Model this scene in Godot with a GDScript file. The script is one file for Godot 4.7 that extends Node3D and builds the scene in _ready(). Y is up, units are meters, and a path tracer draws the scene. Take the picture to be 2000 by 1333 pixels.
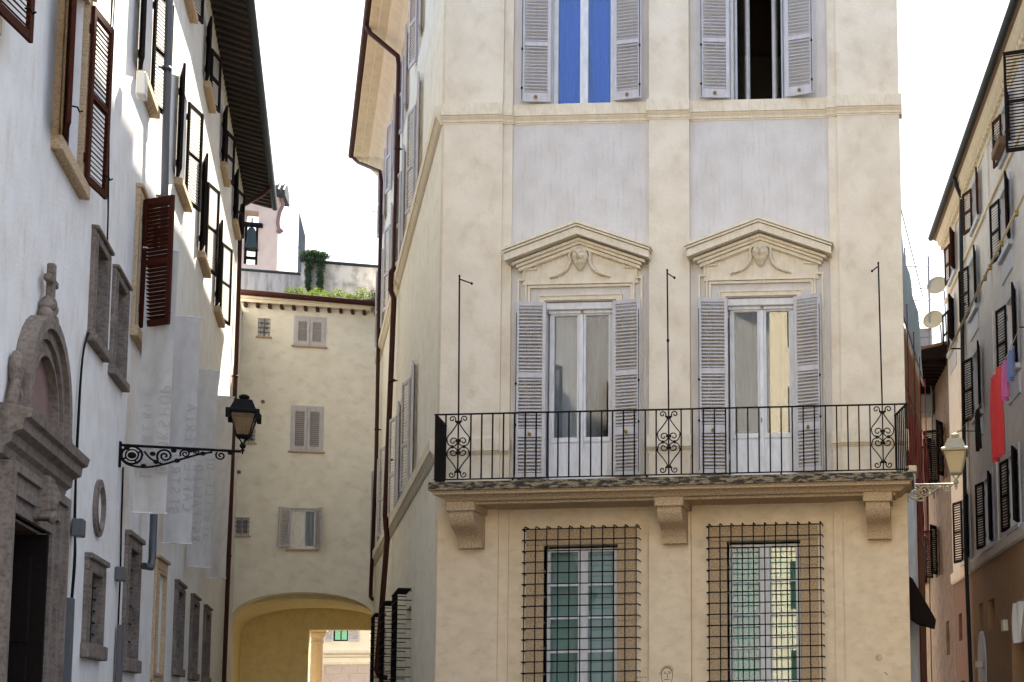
extends Node3D

var M := {}
var counts := {}
var rng := RandomNumberGenerator.new()

# ---------------------------------------------------------------- shape helpers
func tool() -> SurfaceTool:
	var s := SurfaceTool.new()
	s.begin(Mesh.PRIMITIVE_TRIANGLES)
	s.set_smooth_group(-1)
	return s

func tri(s: SurfaceTool, a: Vector3, b: Vector3, c: Vector3) -> void:
	s.add_vertex(a); s.add_vertex(b); s.add_vertex(c)

func quad(s: SurfaceTool, a: Vector3, b: Vector3, c: Vector3, d: Vector3) -> void:
	tri(s, a, b, c); tri(s, a, c, d)

func bx(s: SurfaceTool, x0: float, x1: float, y0: float, y1: float, z0: float, z1: float) -> void:
	var p := [Vector3(x0, y0, z0), Vector3(x1, y0, z0), Vector3(x1, y1, z0), Vector3(x0, y1, z0), Vector3(x0, y0, z1), Vector3(x1, y0, z1), Vector3(x1, y1, z1), Vector3(x0, y1, z1)]
	for f in [[4, 7, 6, 5], [0, 1, 2, 3], [0, 3, 7, 4], [1, 5, 6, 2], [3, 2, 6, 7], [0, 4, 5, 1]]:
		quad(s, p[f[0]], p[f[1]], p[f[2]], p[f[3]])

# a box with chamfered edges
func cbx(s: SurfaceTool, x0: float, x1: float, y0: float, y1: float, z0: float, z1: float, b: float) -> void:
	var lo := Vector3(x0, y0, z0)
	var hi := Vector3(x1, y1, z1)
	var v := {}
	for i in 8:
		var c := Vector3(i & 1, (i >> 1) & 1, (i >> 2) & 1)
		for ax in 3:
			var q := Vector3()
			for k in 3:
				var on: bool = c[k] > 0.5
				if k == ax:
					q[k] = hi[k] if on else lo[k]
				else:
					q[k] = hi[k] - b if on else lo[k] + b
			v[i * 3 + ax] = q
	for ax in 3:
		var u: int = 1 << ((ax + 1) % 3)
		var w: int = 1 << ((ax + 2) % 3)
		var n: int = 1 << ax
		quad(s, v[0 * 3 + ax], v[u * 3 + ax], v[(u | w) * 3 + ax], v[w * 3 + ax])
		quad(s, v[n * 3 + ax], v[(n | w) * 3 + ax], v[(n | u | w) * 3 + ax], v[(n | u) * 3 + ax])
		var a1: int = (ax + 1) % 3
		var a2: int = (ax + 2) % 3
		for k in 4:
			var base: int = (u if k & 1 else 0) | (w if k & 2 else 0)
			quad(s, v[base * 3 + a1], v[(base | n) * 3 + a1], v[(base | n) * 3 + a2], v[base * 3 + a2])
	for i in 8:
		tri(s, v[i * 3], v[i * 3 + 1], v[i * 3 + 2])

# polygon in x,y pushed from z0 to z1
func prism(s: SurfaceTool, poly: PackedVector2Array, z0: float, z1: float) -> void:
	var t := Geometry2D.triangulate_polygon(poly)
	for i in range(0, t.size(), 3):
		var a := poly[t[i]]
		var b := poly[t[i + 1]]
		var c := poly[t[i + 2]]
		tri(s, Vector3(a.x, a.y, z1), Vector3(b.x, b.y, z1), Vector3(c.x, c.y, z1))
		tri(s, Vector3(c.x, c.y, z0), Vector3(b.x, b.y, z0), Vector3(a.x, a.y, z0))
	for i in poly.size():
		var a := poly[i]
		var b := poly[(i + 1) % poly.size()]
		quad(s, Vector3(a.x, a.y, z0), Vector3(b.x, b.y, z0), Vector3(b.x, b.y, z1), Vector3(a.x, a.y, z1))

# profile of (z, y) points swept along x
func mould(s: SurfaceTool, prof: Array, x0: float, x1: float) -> void:
	var poly := PackedVector2Array(prof)
	var t := Geometry2D.triangulate_polygon(poly)
	for i in range(0, t.size(), 3):
		for x in [x0, x1]:
			tri(s, Vector3(x, poly[t[i]].y, poly[t[i]].x), Vector3(x, poly[t[i + 1]].y, poly[t[i + 1]].x), Vector3(x, poly[t[i + 2]].y, poly[t[i + 2]].x))
	for i in poly.size():
		var a := poly[i]
		var b := poly[(i + 1) % poly.size()]
		quad(s, Vector3(x0, a.y, a.x), Vector3(x0, b.y, b.x), Vector3(x1, b.y, b.x), Vector3(x1, a.y, a.x))

# flat band of given width along a polyline in x,y
func band(s: SurfaceTool, pts: Array, w: float, z0: float, z1: float) -> void:
	var left := []
	var right := []
	for i in pts.size():
		var p: Vector2 = pts[i]
		var d0: Vector2 = (p - pts[i - 1]).normalized() if i > 0 else (pts[1] - p).normalized()
		var d1: Vector2 = (pts[i + 1] - p).normalized() if i < pts.size() - 1 else d0
		var n := Vector2(-(d0 + d1).y, (d0 + d1).x).normalized()
		var k: float = w * 0.5 / maxf(0.35, n.dot(Vector2(-d0.y, d0.x)))
		left.append(p + n * k)
		right.append(p - n * k)
	for i in pts.size() - 1:
		prism(s, PackedVector2Array([left[i], left[i + 1], right[i + 1], right[i]]), z0, z1)

func tube(s: SurfaceTool, pts: Array, r, n := 8) -> void:
	s.set_smooth_group(0)
	var rings := []
	var up := Vector3(0.13, 0.9, 0.31).normalized()
	var prev_x := Vector3.ZERO
	for i in pts.size():
		var p: Vector3 = pts[i]
		var d: Vector3 = (pts[mini(i + 1, pts.size() - 1)] - pts[maxi(i - 1, 0)]).normalized()
		var x: Vector3 = (up if prev_x == Vector3.ZERO else prev_x)
		if prev_x == Vector3.ZERO and absf(x.dot(d)) > 0.9:
			x = Vector3(1, 0.1, 0.2).normalized()
		x = (x - d * x.dot(d)).normalized()
		prev_x = x
		var y := d.cross(x)
		var rr: float = r[i] if r is Array else r
		var ring := []
		for k in n:
			var a := TAU * k / n
			ring.append(p + (x * cos(a) + y * sin(a)) * rr)
		rings.append(ring)
	for i in rings.size() - 1:
		for k in n:
			quad(s, rings[i][k], rings[i + 1][k], rings[i + 1][(k + 1) % n], rings[i][(k + 1) % n])
	s.set_smooth_group(-1)
	for e in [0, rings.size() - 1]:
		for k in range(1, n - 1):
			tri(s, rings[e][0], rings[e][k], rings[e][k + 1])

# profile of (radius, y) turned about the y axis at c
func lathe(s: SurfaceTool, prof: Array, c: Vector3, n := 16, turn := 0.0, smooth := true) -> void:
	s.set_smooth_group(0 if smooth else -1)
	for i in prof.size() - 1:
		for k in n:
			var a := TAU * k / n + turn
			var b := TAU * (k + 1) / n + turn
			var p: Vector2 = prof[i]
			var q: Vector2 = prof[i + 1]
			quad(s, c + Vector3(cos(a) * p.x, p.y, sin(a) * p.x), c + Vector3(cos(a) * q.x, q.y, sin(a) * q.x), c + Vector3(cos(b) * q.x, q.y, sin(b) * q.x), c + Vector3(cos(b) * p.x, p.y, sin(b) * p.x))
	s.set_smooth_group(-1)

func ball(s: SurfaceTool, c: Vector3, r: Vector3, n := 8) -> void:
	s.set_smooth_group(0)
	for i in n:
		for k in n * 2:
			var q := []
			for e in [[0, 0], [1, 0], [1, 1], [0, 1]]:
				var t: float = PI * (i + e[0]) / n
				var a: float = PI * (k + e[1]) / n
				q.append(c + Vector3(sin(t) * cos(a) * r.x, cos(t) * r.y, sin(t) * sin(a) * r.z))
			quad(s, q[0], q[1], q[2], q[3])
	s.set_smooth_group(-1)

# a wall sheet with rectangular openings [x0, x1, y0, y1] and their reveals
func wall(s: SurfaceTool, x0: float, x1: float, y0: float, y1: float, holes: Array, z: float, depth: float) -> void:
	var xs := [x0, x1]
	var ys := [y0, y1]
	for h in holes:
		xs.append_array([h[0], h[1]])
		ys.append_array([h[2], h[3]])
	xs.sort(); ys.sort()
	for i in xs.size() - 1:
		for j in ys.size() - 1:
			var a: float = xs[i]
			var b: float = xs[i + 1]
			var c: float = ys[j]
			var d: float = ys[j + 1]
			if b - a < 0.0005 or d - c < 0.0005:
				continue
			var mx := (a + b) * 0.5
			var my := (c + d) * 0.5
			var open := false
			for h in holes:
				if mx > h[0] and mx < h[1] and my > h[2] and my < h[3]:
					open = true
			if not open:
				quad(s, Vector3(a, c, z), Vector3(a, d, z), Vector3(b, d, z), Vector3(b, c, z))
	for h in holes:
		var zb := z - depth
		quad(s, Vector3(h[0], h[2], z), Vector3(h[0], h[2], zb), Vector3(h[0], h[3], zb), Vector3(h[0], h[3], z))
		quad(s, Vector3(h[1], h[2], z), Vector3(h[1], h[3], z), Vector3(h[1], h[3], zb), Vector3(h[1], h[2], zb))
		quad(s, Vector3(h[0], h[3], z), Vector3(h[0], h[3], zb), Vector3(h[1], h[3], zb), Vector3(h[1], h[3], z))
		quad(s, Vector3(h[0], h[2], z), Vector3(h[1], h[2], z), Vector3(h[1], h[2], zb), Vector3(h[0], h[2], zb))

func spiral(c: Vector2, r0: float, r1: float, a0: float, a1: float, n := 22) -> Array:
	var out := []
	for i in n + 1:
		var t := float(i) / n
		var a := lerpf(a0, a1, t)
		var r := lerpf(r0, r1, t)
		out.append(c + Vector2(cos(a), sin(a)) * r)
	return out

func smooth_line(pts: Array, per := 6) -> Array:
	var out := []
	for i in pts.size() - 1:
		for k in per:
			var p0 = pts[maxi(i - 1, 0)]
			var p3 = pts[mini(i + 2, pts.size() - 1)]
			out.append(pts[i].cubic_interpolate(pts[i + 1], p0, p3, float(k) / per))
	out.append(pts[-1])
	return out

func flat(pts: Array, z: float) -> Array:
	var out := []
	for p in pts:
		out.append(Vector3(p.x, p.y, z))
	return out

# ---------------------------------------------------------------- scene helpers
func named(parent: Node, called: String) -> String:
	var key := str(parent.get_instance_id()) + called
	var n: int = counts.get(key, 0)
	counts[key] = n + 1
	return called if n == 0 else "%s_%03d" % [called, n]

func put(called: String, mesh: Mesh, m: Material, parent: Node, xf := Transform3D.IDENTITY) -> MeshInstance3D:
	var o := MeshInstance3D.new()
	o.mesh = mesh
	if m:
		o.material_override = m
	o.name = named(parent, called)
	o.transform = xf
	parent.add_child(o, true)
	return o

func part(called: String, s: SurfaceTool, m: Material, parent: Node, xf := Transform3D.IDENTITY) -> MeshInstance3D:
	s.generate_normals()
	return put(called, s.commit(), m, parent, xf)

func node(called: String, parent: Node, xf := Transform3D.IDENTITY) -> Node3D:
	var o := Node3D.new()
	o.name = named(parent, called)
	o.transform = xf
	parent.add_child(o, true)
	return o

func tag(o: Node, label: String, category: String, group := "") -> Node:
	o.set_meta("label", label)
	o.set_meta("category", category)
	if group != "":
		o.set_meta("group", group)
	return o

func thing(called: String, label: String, category: String, xf := Transform3D.IDENTITY, group := "") -> Node3D:
	var o := node(called, self, xf)
	tag(o, label, category, group)
	return o

func structure(called: String, s: SurfaceTool, m: Material) -> void:
	part(called, s, m, self).set_meta("kind", "structure")

# a wall frame: x along the wall, y up, z out into the street; az is the wall's heading from straight ahead towards the right
func frame(x: float, z: float, az: float, flip := false) -> Transform3D:
	var a := deg_to_rad(az)
	var d := Vector3(sin(a), 0, -cos(a))
	if flip:
		d = -d
	return Transform3D(Basis(d, Vector3.UP, d.cross(Vector3.UP)), Vector3(x, 0, z))

# ---------------------------------------------------------------- materials
func ramp(stops: Array) -> Gradient:
	var gr := Gradient.new()
	var off := PackedFloat32Array()
	var col := PackedColorArray()
	for p in stops:
		off.append(p[0])
		col.append(p[1])
	gr.offsets = off
	gr.colors = col
	return gr

func noise_tex(seed_: int, freq: float, octaves: int, stops: Array, size := 512, normal := false, bump := 4.0) -> NoiseTexture2D:
	var f := FastNoiseLite.new()
	f.seed = seed_
	f.noise_type = FastNoiseLite.TYPE_SIMPLEX_SMOOTH
	f.frequency = freq
	f.fractal_octaves = octaves
	f.fractal_gain = 0.55
	var t := NoiseTexture2D.new()
	t.width = size
	t.height = size
	t.seamless = true
	t.noise = f
	if normal:
		t.as_normal_map = true
		t.bump_strength = bump
	else:
		t.color_ramp = ramp(stops)
	return t

func g(v: float, a := 1.0) -> Color:
	return Color(v, v, v, a)

var tex := {}

func make_textures() -> void:
	tex.blotch = noise_tex(3, 0.008, 5, [[0.0, Color(0.93, 0.92, 0.90)], [0.4, Color(0.965, 0.96, 0.95)], [0.65, Color(0.987, 0.985, 0.98)], [1.0, Color(1, 1, 1)]])
	tex.mild = noise_tex(8, 0.01, 5, [[0.0, g(0.88)], [0.5, g(0.95)], [1.0, g(1.0)]])
	tex.stain = noise_tex(21, 0.02, 5, [[0.0, Color(0.72, 0.62, 0.47, 0.0)], [0.5, Color(0.72, 0.62, 0.47, 0.0)], [0.75, Color(0.70, 0.60, 0.46, 0.16)], [1.0, Color(0.64, 0.54, 0.41, 0.34)]])
	tex.grime = noise_tex(33, 0.03, 6, [[0.0, Color(0.05, 0.05, 0.045, 0.95)], [0.42, Color(0.08, 0.08, 0.07, 0.85)], [0.5, Color(0.16, 0.16, 0.13, 0.45)], [0.6, Color(0.26, 0.26, 0.2, 0.1)], [1.0, Color(0.3, 0.3, 0.24, 0.0)]])
	tex.drip = noise_tex(27, 0.03, 4, [[0.0, Color(0.62, 0.56, 0.48, 0.0)], [0.62, Color(0.62, 0.56, 0.48, 0.0)], [0.8, Color(0.66, 0.60, 0.53, 0.14)], [1.0, Color(0.60, 0.54, 0.47, 0.26)]])
	tex.soot = noise_tex(41, 0.012, 5, [[0.0, Color(0.10, 0.09, 0.085, 0.55)], [0.4, Color(0.16, 0.14, 0.13, 0.22)], [0.55, Color(0.2, 0.18, 0.16, 0.0)], [1.0, Color(0.2, 0.18, 0.16, 0.0)]])
	tex.grain = noise_tex(5, 0.05, 4, [[0.0, g(0.6)], [0.5, g(0.86)], [1.0, g(1.0)]], 256)
	tex.pits = noise_tex(12, 0.045, 5, [[0.0, Color(0.55, 0.5, 0.45)], [0.3, Color(0.80, 0.77, 0.73)], [0.5, Color(0.94, 0.92, 0.90)], [1.0, Color(1, 1, 1)]])
	tex.rough_n = noise_tex(17, 0.03, 5, [], 512, true, 5.0)
	tex.fine_n = noise_tex(19, 0.09, 4, [], 512, true, 3.0)

func plain(col: Color, rough := 0.8, metal := 0.0) -> StandardMaterial3D:
	var m := StandardMaterial3D.new()
	m.albedo_color = col
	m.roughness = rough
	m.metallic = metal
	return m

func textured(col: Color, t: Texture2D, scale: Vector3, rough := 0.9, nrm: Texture2D = null, nscale := 0.5, over: Texture2D = null, over_scale := Vector3.ONE) -> StandardMaterial3D:
	var m := plain(col, rough)
	m.albedo_texture = t
	m.uv1_triplanar = true
	m.uv1_world_triplanar = true
	m.uv1_scale = scale
	if nrm:
		m.normal_enabled = true
		m.normal_texture = nrm
		m.normal_scale = nscale
	if over:
		m.detail_enabled = true
		m.detail_blend_mode = BaseMaterial3D.BLEND_MODE_MIX
		m.detail_albedo = over
		m.detail_uv_layer = BaseMaterial3D.DETAIL_UV_2
		m.uv2_triplanar = true
		m.uv2_world_triplanar = true
		m.uv2_scale = over_scale
	return m

func make_materials() -> void:
	make_textures()
	var cloudy := Vector3(0.21, 0.26, 0.21)
	M.cream = textured(Color(0.89, 0.845, 0.77), tex.blotch, Vector3(0.23, 0.23, 0.23), 0.92, tex.fine_n, 0.16, tex.stain, Vector3(0.17, 0.13, 0.17))
	M.cream_bounce_tint = textured(Color(0.88, 0.805, 0.69), tex.blotch, Vector3(0.4, 0.55, 0.4), 0.92, tex.fine_n, 0.2, tex.stain, Vector3(0.3, 0.5, 0.3))  # same plaster, tinted warmer for bounce light and shade below the balcony
	M.panel = textured(Color(0.83, 0.81, 0.795), tex.blotch, Vector3(0.3, 0.22, 0.3), 0.92, tex.fine_n, 0.14, tex.drip, Vector3(0.75, 0.07, 0.75))
	M.trim = textured(Color(0.89, 0.845, 0.76), tex.blotch, Vector3(0.8, 0.8, 0.8), 0.88, tex.fine_n, 0.3, tex.stain, Vector3(1.3, 0.3, 1.3))
	M.cove = textured(Color(0.91, 0.87, 0.76), tex.mild, Vector3(0.5, 0.5, 0.5), 0.9)
	M.white_wall = textured(Color(0.91, 0.905, 0.90), tex.blotch, Vector3(0.28, 0.28, 0.28), 0.92, tex.fine_n, 0.16, tex.stain, Vector3(0.4, 0.12, 0.4))
	M.ivory = textured(Color(0.945, 0.925, 0.865), tex.blotch, Vector3(0.3, 0.3, 0.3), 0.92, tex.fine_n, 0.16, tex.stain, cloudy)
	M.ochre = textured(Color(0.94, 0.88, 0.70), tex.blotch, Vector3(0.5, 0.5, 0.5), 0.9, tex.rough_n, 0.3, tex.stain, Vector3(0.5, 0.4, 0.5))
	M.stone = textured(Color(0.53, 0.49, 0.46), tex.pits, Vector3(0.7, 0.7, 0.7), 0.9, tex.rough_n, 0.35, tex.soot, Vector3(0.7, 0.3, 0.7))
	M.stone_pale = textured(Color(0.78, 0.69, 0.565), tex.pits, Vector3(0.9, 1.6, 0.9), 0.88, tex.rough_n, 0.5, tex.stain, Vector3(1.2, 0.4, 1.2))
	M.mossy = textured(Color(0.60, 0.55, 0.46), tex.pits, Vector3(1.0, 1.6, 1.0), 0.95, tex.rough_n, 0.9, tex.grime, Vector3(0.3, 0.9, 0.3))
	M.shutter = textured(Color(0.78, 0.765, 0.77), tex.mild, Vector3(1.5, 0.4, 1.5), 0.6)
	M.white_paint = textured(Color(0.88, 0.88, 0.89), tex.mild, Vector3(1.5, 0.5, 1.5), 0.45)
	M.brown_wood = textured(Color(0.30, 0.14, 0.09), tex.grain, Vector3(6, 0.7, 6), 0.7)
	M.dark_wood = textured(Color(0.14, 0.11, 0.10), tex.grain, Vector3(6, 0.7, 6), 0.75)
	M.rafter = textured(Color(0.33, 0.30, 0.28), tex.grain, Vector3(3, 3, 3), 0.9)
	M.iron = textured(Color(0.085, 0.08, 0.085), tex.grain, Vector3(8, 8, 8), 0.6, tex.rough_n, 0.3)
	M.iron_brown = textured(Color(0.13, 0.105, 0.10), tex.grain, Vector3(8, 8, 8), 0.65)
	M.pipe_brown = textured(Color(0.27, 0.16, 0.13), tex.mild, Vector3(3, 1, 3), 0.45)
	M.pipe_grey = textured(Color(0.32, 0.33, 0.35), tex.mild, Vector3(3, 1, 3), 0.45)
	M.gutter_dark = textured(Color(0.20, 0.225, 0.25), tex.mild, Vector3(2, 2, 2), 0.4)
	M.grey_wall = textured(Color(0.86, 0.86, 0.88), tex.blotch, Vector3(0.4, 0.4, 0.4), 0.92, tex.fine_n, 0.4, tex.stain, Vector3(0.5, 0.14, 0.5))
	M.tan_wall = textured(Color(0.66, 0.53, 0.40), tex.blotch, Vector3(0.5, 0.5, 0.5), 0.92, tex.rough_n, 0.4, tex.stain, Vector3(0.5, 0.2, 0.5))
	M.mauve_wall = textured(Color(0.50, 0.40, 0.38), tex.blotch, Vector3(0.5, 0.5, 0.5), 0.92, tex.rough_n, 0.4)
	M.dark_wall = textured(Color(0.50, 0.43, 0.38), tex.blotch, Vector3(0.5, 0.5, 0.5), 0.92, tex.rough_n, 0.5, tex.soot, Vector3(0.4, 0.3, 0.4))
	M.terrace = textured(Color(0.66, 0.66, 0.68), tex.blotch, Vector3(0.5, 0.2, 0.5), 0.95, tex.fine_n, 0.4, tex.soot, Vector3(0.9, 0.12, 0.9))
	M.parapet = textured(Color(0.80, 0.79, 0.785), tex.blotch, Vector3(0.6, 0.3, 0.6), 0.92, tex.fine_n, 0.4, tex.soot, Vector3(0.5, 0.3, 0.5))
	M.pink_stone = textured(Color(0.77, 0.70, 0.66), tex.blotch, Vector3(0.6, 0.3, 0.6), 0.92, tex.rough_n, 0.4)
	M.orange_wall = textured(Color(0.87, 0.56, 0.28), tex.blotch, Vector3(0.5, 0.5, 0.5), 0.92)
	M.opposite = textured(Color(0.93, 0.89, 0.80), tex.blotch, Vector3(0.3, 0.3, 0.3), 0.92)
	M.tile = textured(Color(0.52, 0.43, 0.36), tex.pits, Vector3(1.2, 1.2, 1.2), 0.92)
	M.cobble = textured(Color(0.33, 0.32, 0.31), tex.pits, Vector3(0.8, 0.8, 0.8), 0.85, tex.rough_n, 0.8)
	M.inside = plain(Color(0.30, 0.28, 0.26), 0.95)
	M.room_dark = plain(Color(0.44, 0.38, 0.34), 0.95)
	M.bronze = textured(Color(0.23, 0.27, 0.25), tex.grain, Vector3(5, 5, 5), 0.5)
	M.bell_metal = plain(Color(0.16, 0.2, 0.19), 0.45, 0.5)
	M.brass = plain(Color(0.62, 0.52, 0.28), 0.4, 0.7)
	M.green_metal = plain(Color(0.22, 0.45, 0.38), 0.5)
	M.tarp = textured(Color(0.82, 0.92, 0.98), tex.mild, Vector3(0.6, 0.25, 0.6), 0.7, tex.rough_n, 0.6)
	M.red_pole = plain(Color(0.55, 0.1, 0.09), 0.5)
	M.steel = plain(Color(0.45, 0.47, 0.52), 0.45, 0.3)
	M.pale_metal = textured(Color(0.72, 0.69, 0.58), tex.grain, Vector3(4, 4, 4), 0.5)
	M.blue_white = textured(Color(0.76, 0.79, 0.86), tex.mild, Vector3(1, 0.3, 1), 0.6)
	M.curtain = plain(Color(0.48, 0.52, 0.54), 0.9)
	M.curtain.backlight_enabled = true
	M.curtain.backlight = Color(0.5, 0.5, 0.5)
	M.curtain_green = plain(Color(0.14, 0.21, 0.19), 0.9)
	M.curtain_teal = plain(Color(0.37, 0.63, 0.57), 0.85)
	M.curtain_mirrored_sky = plain(Color(0.02, 0.25, 0.78), 0.9)  # curtain colour stands in for blue sky mirrored in the glass
	M.curtain_pale = plain(Color(0.55, 0.69, 0.67), 0.85)
	M.red_cloth = plain(Color(0.80, 0.05, 0.10), 0.85)
	M.red_cloth.backlight_enabled = true
	M.red_cloth.backlight = Color(0.6, 0.6, 0.6)
	M.pink_cloth = plain(Color(0.70, 0.36, 0.58), 0.85)
	M.blue_cloth = plain(Color(0.40, 0.45, 0.62), 0.85)
	M.black_cloth = plain(Color(0.06, 0.06, 0.07), 0.9)
	M.white_cloth = plain(Color(0.86, 0.85, 0.84), 0.9)
	M.banner = textured(Color(0.82, 0.805, 0.79), tex.mild, Vector3(1.2, 0.4, 1.2), 0.9)
	M.banner.backlight_enabled = true
	M.banner.backlight = Color(0.75, 0.73, 0.68)
	M.banner_print = plain(Color(0.69, 0.675, 0.66), 0.9)
	M.ink = plain(Color(0.06, 0.05, 0.05), 0.9)
	M.white_plastic = plain(Color(0.82, 0.81, 0.78), 0.5)
	M.rope = plain(Color(0.80, 0.74, 0.60), 0.9)
	M.glass = plain(Color(0.02, 0.025, 0.03, 0.03), 0.0)
	M.glass.transparency = BaseMaterial3D.TRANSPARENCY_ALPHA
	M.glass.metallic_specular = 0.7
	M.amber_glass = plain(Color(0.38, 0.27, 0.13, 0.72), 0.25)
	M.amber_glass.transparency = BaseMaterial3D.TRANSPARENCY_ALPHA
	M.milk_glass = plain(Color(0.80, 0.72, 0.54, 0.8), 0.3)
	M.milk_glass.transparency = BaseMaterial3D.TRANSPARENCY_ALPHA
	for k in ["iron", "iron_brown", "brown_wood", "dark_wood", "rafter", "pipe_brown", "gutter_dark", "room_dark"]:
		M[k].metallic_specular = 0.22
	M.leaf = plain(Color(1, 1, 1), 0.7)
	M.leaf.vertex_color_use_as_albedo = true
	M.leaf.backlight_enabled = true
	M.leaf.backlight = Color(0.7, 0.7, 0.5)

# ---------------------------------------------------------------- building blocks
var slat_meshes := {}

func slat_mesh(w: float, depth: float, thick: float, tilt: float) -> Mesh:
	var key := "%.3f_%.3f_%.2f" % [w, depth, tilt]
	if not slat_meshes.has(key):
		var s := tool()
		var d := Vector2(cos(tilt), sin(tilt)) * depth * 0.5
		var t := Vector2(-sin(tilt), cos(tilt)) * thick * 0.5
		mould(s, [d + t, -d + t, -d - t, d - t], 0, w)
		s.generate_normals()
		slat_meshes[key] = s.commit()
	return slat_meshes[key]

# A louvred leaf hung at hinge (x, z) of its wall, running towards side (+1 or -1) when closed and swung open by turn degrees.
# Each slat is a piece of its own when single is true.
func shutter(owner_: Node3D, xf: Transform3D, x: float, z: float, y0: float, y1: float, w: float, side: int, turn: float, sections: Array, m: Material, pitch := 0.064, single := true, stile := 0.065) -> MeshInstance3D:
	var s := tool()
	var t := 0.042
	cbx(s, 0, stile, y0, y1, -t / 2, t / 2, 0.005)
	cbx(s, w - stile, w, y0, y1, -t / 2, t / 2, 0.005)
	var edges := [y0]
	for q in sections:
		edges.append_array(q)
	edges.append(y1)
	for i in range(0, edges.size(), 2):
		cbx(s, stile - 0.002, w - stile + 0.002, edges[i], edges[i + 1], -t / 2 + 0.003, t / 2 - 0.003, 0.004)
	for hy in [y0 + 0.3, y1 - 0.3]:
		bx(s, -0.012, 0.03, hy - 0.06, hy + 0.06, t / 2, t / 2 + 0.008)
	var ang := deg_to_rad(turn) * -side
	var b := Basis(Vector3.UP, ang)
	if side < 0:
		b = b * Basis(Vector3(-1, 0, 0), Vector3(0, 1, 0), Vector3(0, 0, 1))
	var leaf := part("shutter", s, m, owner_, xf * Transform3D(b, Vector3(x, 0, z)))
	var lm := slat_mesh(w - 2 * stile + 0.01, 0.052, 0.011, 0.75)
	var joined := tool()
	for q in sections:
		var n := int(round((q[1] - q[0]) / pitch))
		for i in n:
			var at := Transform3D(Basis.IDENTITY, Vector3(stile - 0.005, q[0] + (i + 0.5) * (q[1] - q[0]) / n, 0))
			if single:
				put("slat", lm, m, leaf, at * Transform3D(Basis(Vector3.RIGHT, rng.randf_range(-0.09, 0.09)) * Basis(Vector3.BACK, rng.randf_range(-0.006, 0.006)), Vector3.ZERO))
			else:
				joined.append_from(lm, 0, at)
	if not single:
		put("louvre", joined.commit(), m, leaf).set_meta("kind", "stuff")
	return leaf

# glazed casement: frame mesh with a pane child for each opening
func casement(owner_: Node3D, xf: Transform3D, x0: float, x1: float, y0: float, y1: float, z: float, panes: Array, fm: Material, gm: Material, called := "window") -> MeshInstance3D:
	var s := tool()
	wall(s, x0, x1, y0, y1, panes, z + 0.03, 0.06)
	wall(s, x0, x1, y0, y1, panes, z - 0.03, 0.0)
	var f := part(called, s, fm, owner_, xf)
	for p in panes:
		var q := tool()
		bx(q, p[0] - 0.005, p[1] + 0.005, p[2] - 0.005, p[3] + 0.005, z - 0.014, z - 0.010)
		bx(q, p[0] - 0.005, p[1] + 0.005, p[2] - 0.005, p[3] + 0.005, z + 0.006, z + 0.010)
		part("pane", q, gm, f)
	return f

func sheet(s: SurfaceTool, a: Vector3, across: Vector3, drop: float, waves: float, depth: float, out: Vector3, gather := 0.0, nx := 40, ny := 14) -> void:
	s.set_smooth_group(0)
	var p := func(i: int, j: int) -> Vector3:
		var u := float(i) / nx
		var v := float(j) / ny
		var uu := u * (1.0 - gather * v * v)
		var ph := u * waves * TAU
		return a + across * uu + Vector3(0, -drop * v, 0) + out * (sin(ph + sin(v * 2.0) * 0.7) * depth * (0.6 + 0.4 * v) + sin(ph * 0.37 + v * 3.0) * depth * 0.5)
	for i in nx:
		for j in ny:
			quad(s, p.call(i, j), p.call(i, j + 1), p.call(i + 1, j + 1), p.call(i + 1, j))
	s.set_smooth_group(-1)

# stone surround round an opening
func surround(s: SurfaceTool, x0: float, x1: float, y0: float, y1: float, w: float, out: float, sill := true) -> void:
	cbx(s, x0 - w, x0, y0, y1, -0.02, out, 0.01)
	cbx(s, x1, x1 + w, y0, y1, -0.02, out, 0.01)
	cbx(s, x0 - w, x1 + w, y1 + 0.001, y1 + w, -0.02, out, 0.01)
	bx(s, x0 - w * 0.45, x0 - w * 0.15, y0, y1 + w * 0.4, out - 0.001, out + 0.018)
	bx(s, x1 + w * 0.15, x1 + w * 0.45, y0, y1 + w * 0.4, out - 0.001, out + 0.018)
	cbx(s, x0 - w - 0.02, x1 + w + 0.02, y1 + w * 0.75, y1 + w * 1.15, -0.02, out + 0.04, 0.012)
	if sill:
		cbx(s, x0 - w - 0.04, x1 + w + 0.04, y0 - w, y0 - 0.001, -0.02, out + 0.05, 0.012)

func pipe_run(called: String, label: String, xf: Transform3D, pts: Array, r: float, m: Material, rings: Array) -> Node3D:
	var o := thing(called, label, "pipe", xf)
	var s := tool()
	tube(s, pts, r, 12)
	part("tube", s, m, o)
	for q in rings:
		var k := tool()
		lathe(k, [Vector2(r, -0.025), Vector2(r + 0.012, -0.025), Vector2(r + 0.012, 0.025), Vector2(r, 0.025)], q, 12)
		bx(k, q.x - 0.012, q.x + 0.012, q.y - 0.015, q.y + 0.015, 0.0, q.z - r * 0.8)
		part("bracket", k, m, o)
	return o

var FC: Transform3D
var SD: Transform3D
var L1: Transform3D
var L2: Transform3D
var AR: Transform3D
var RW: Transform3D

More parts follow.
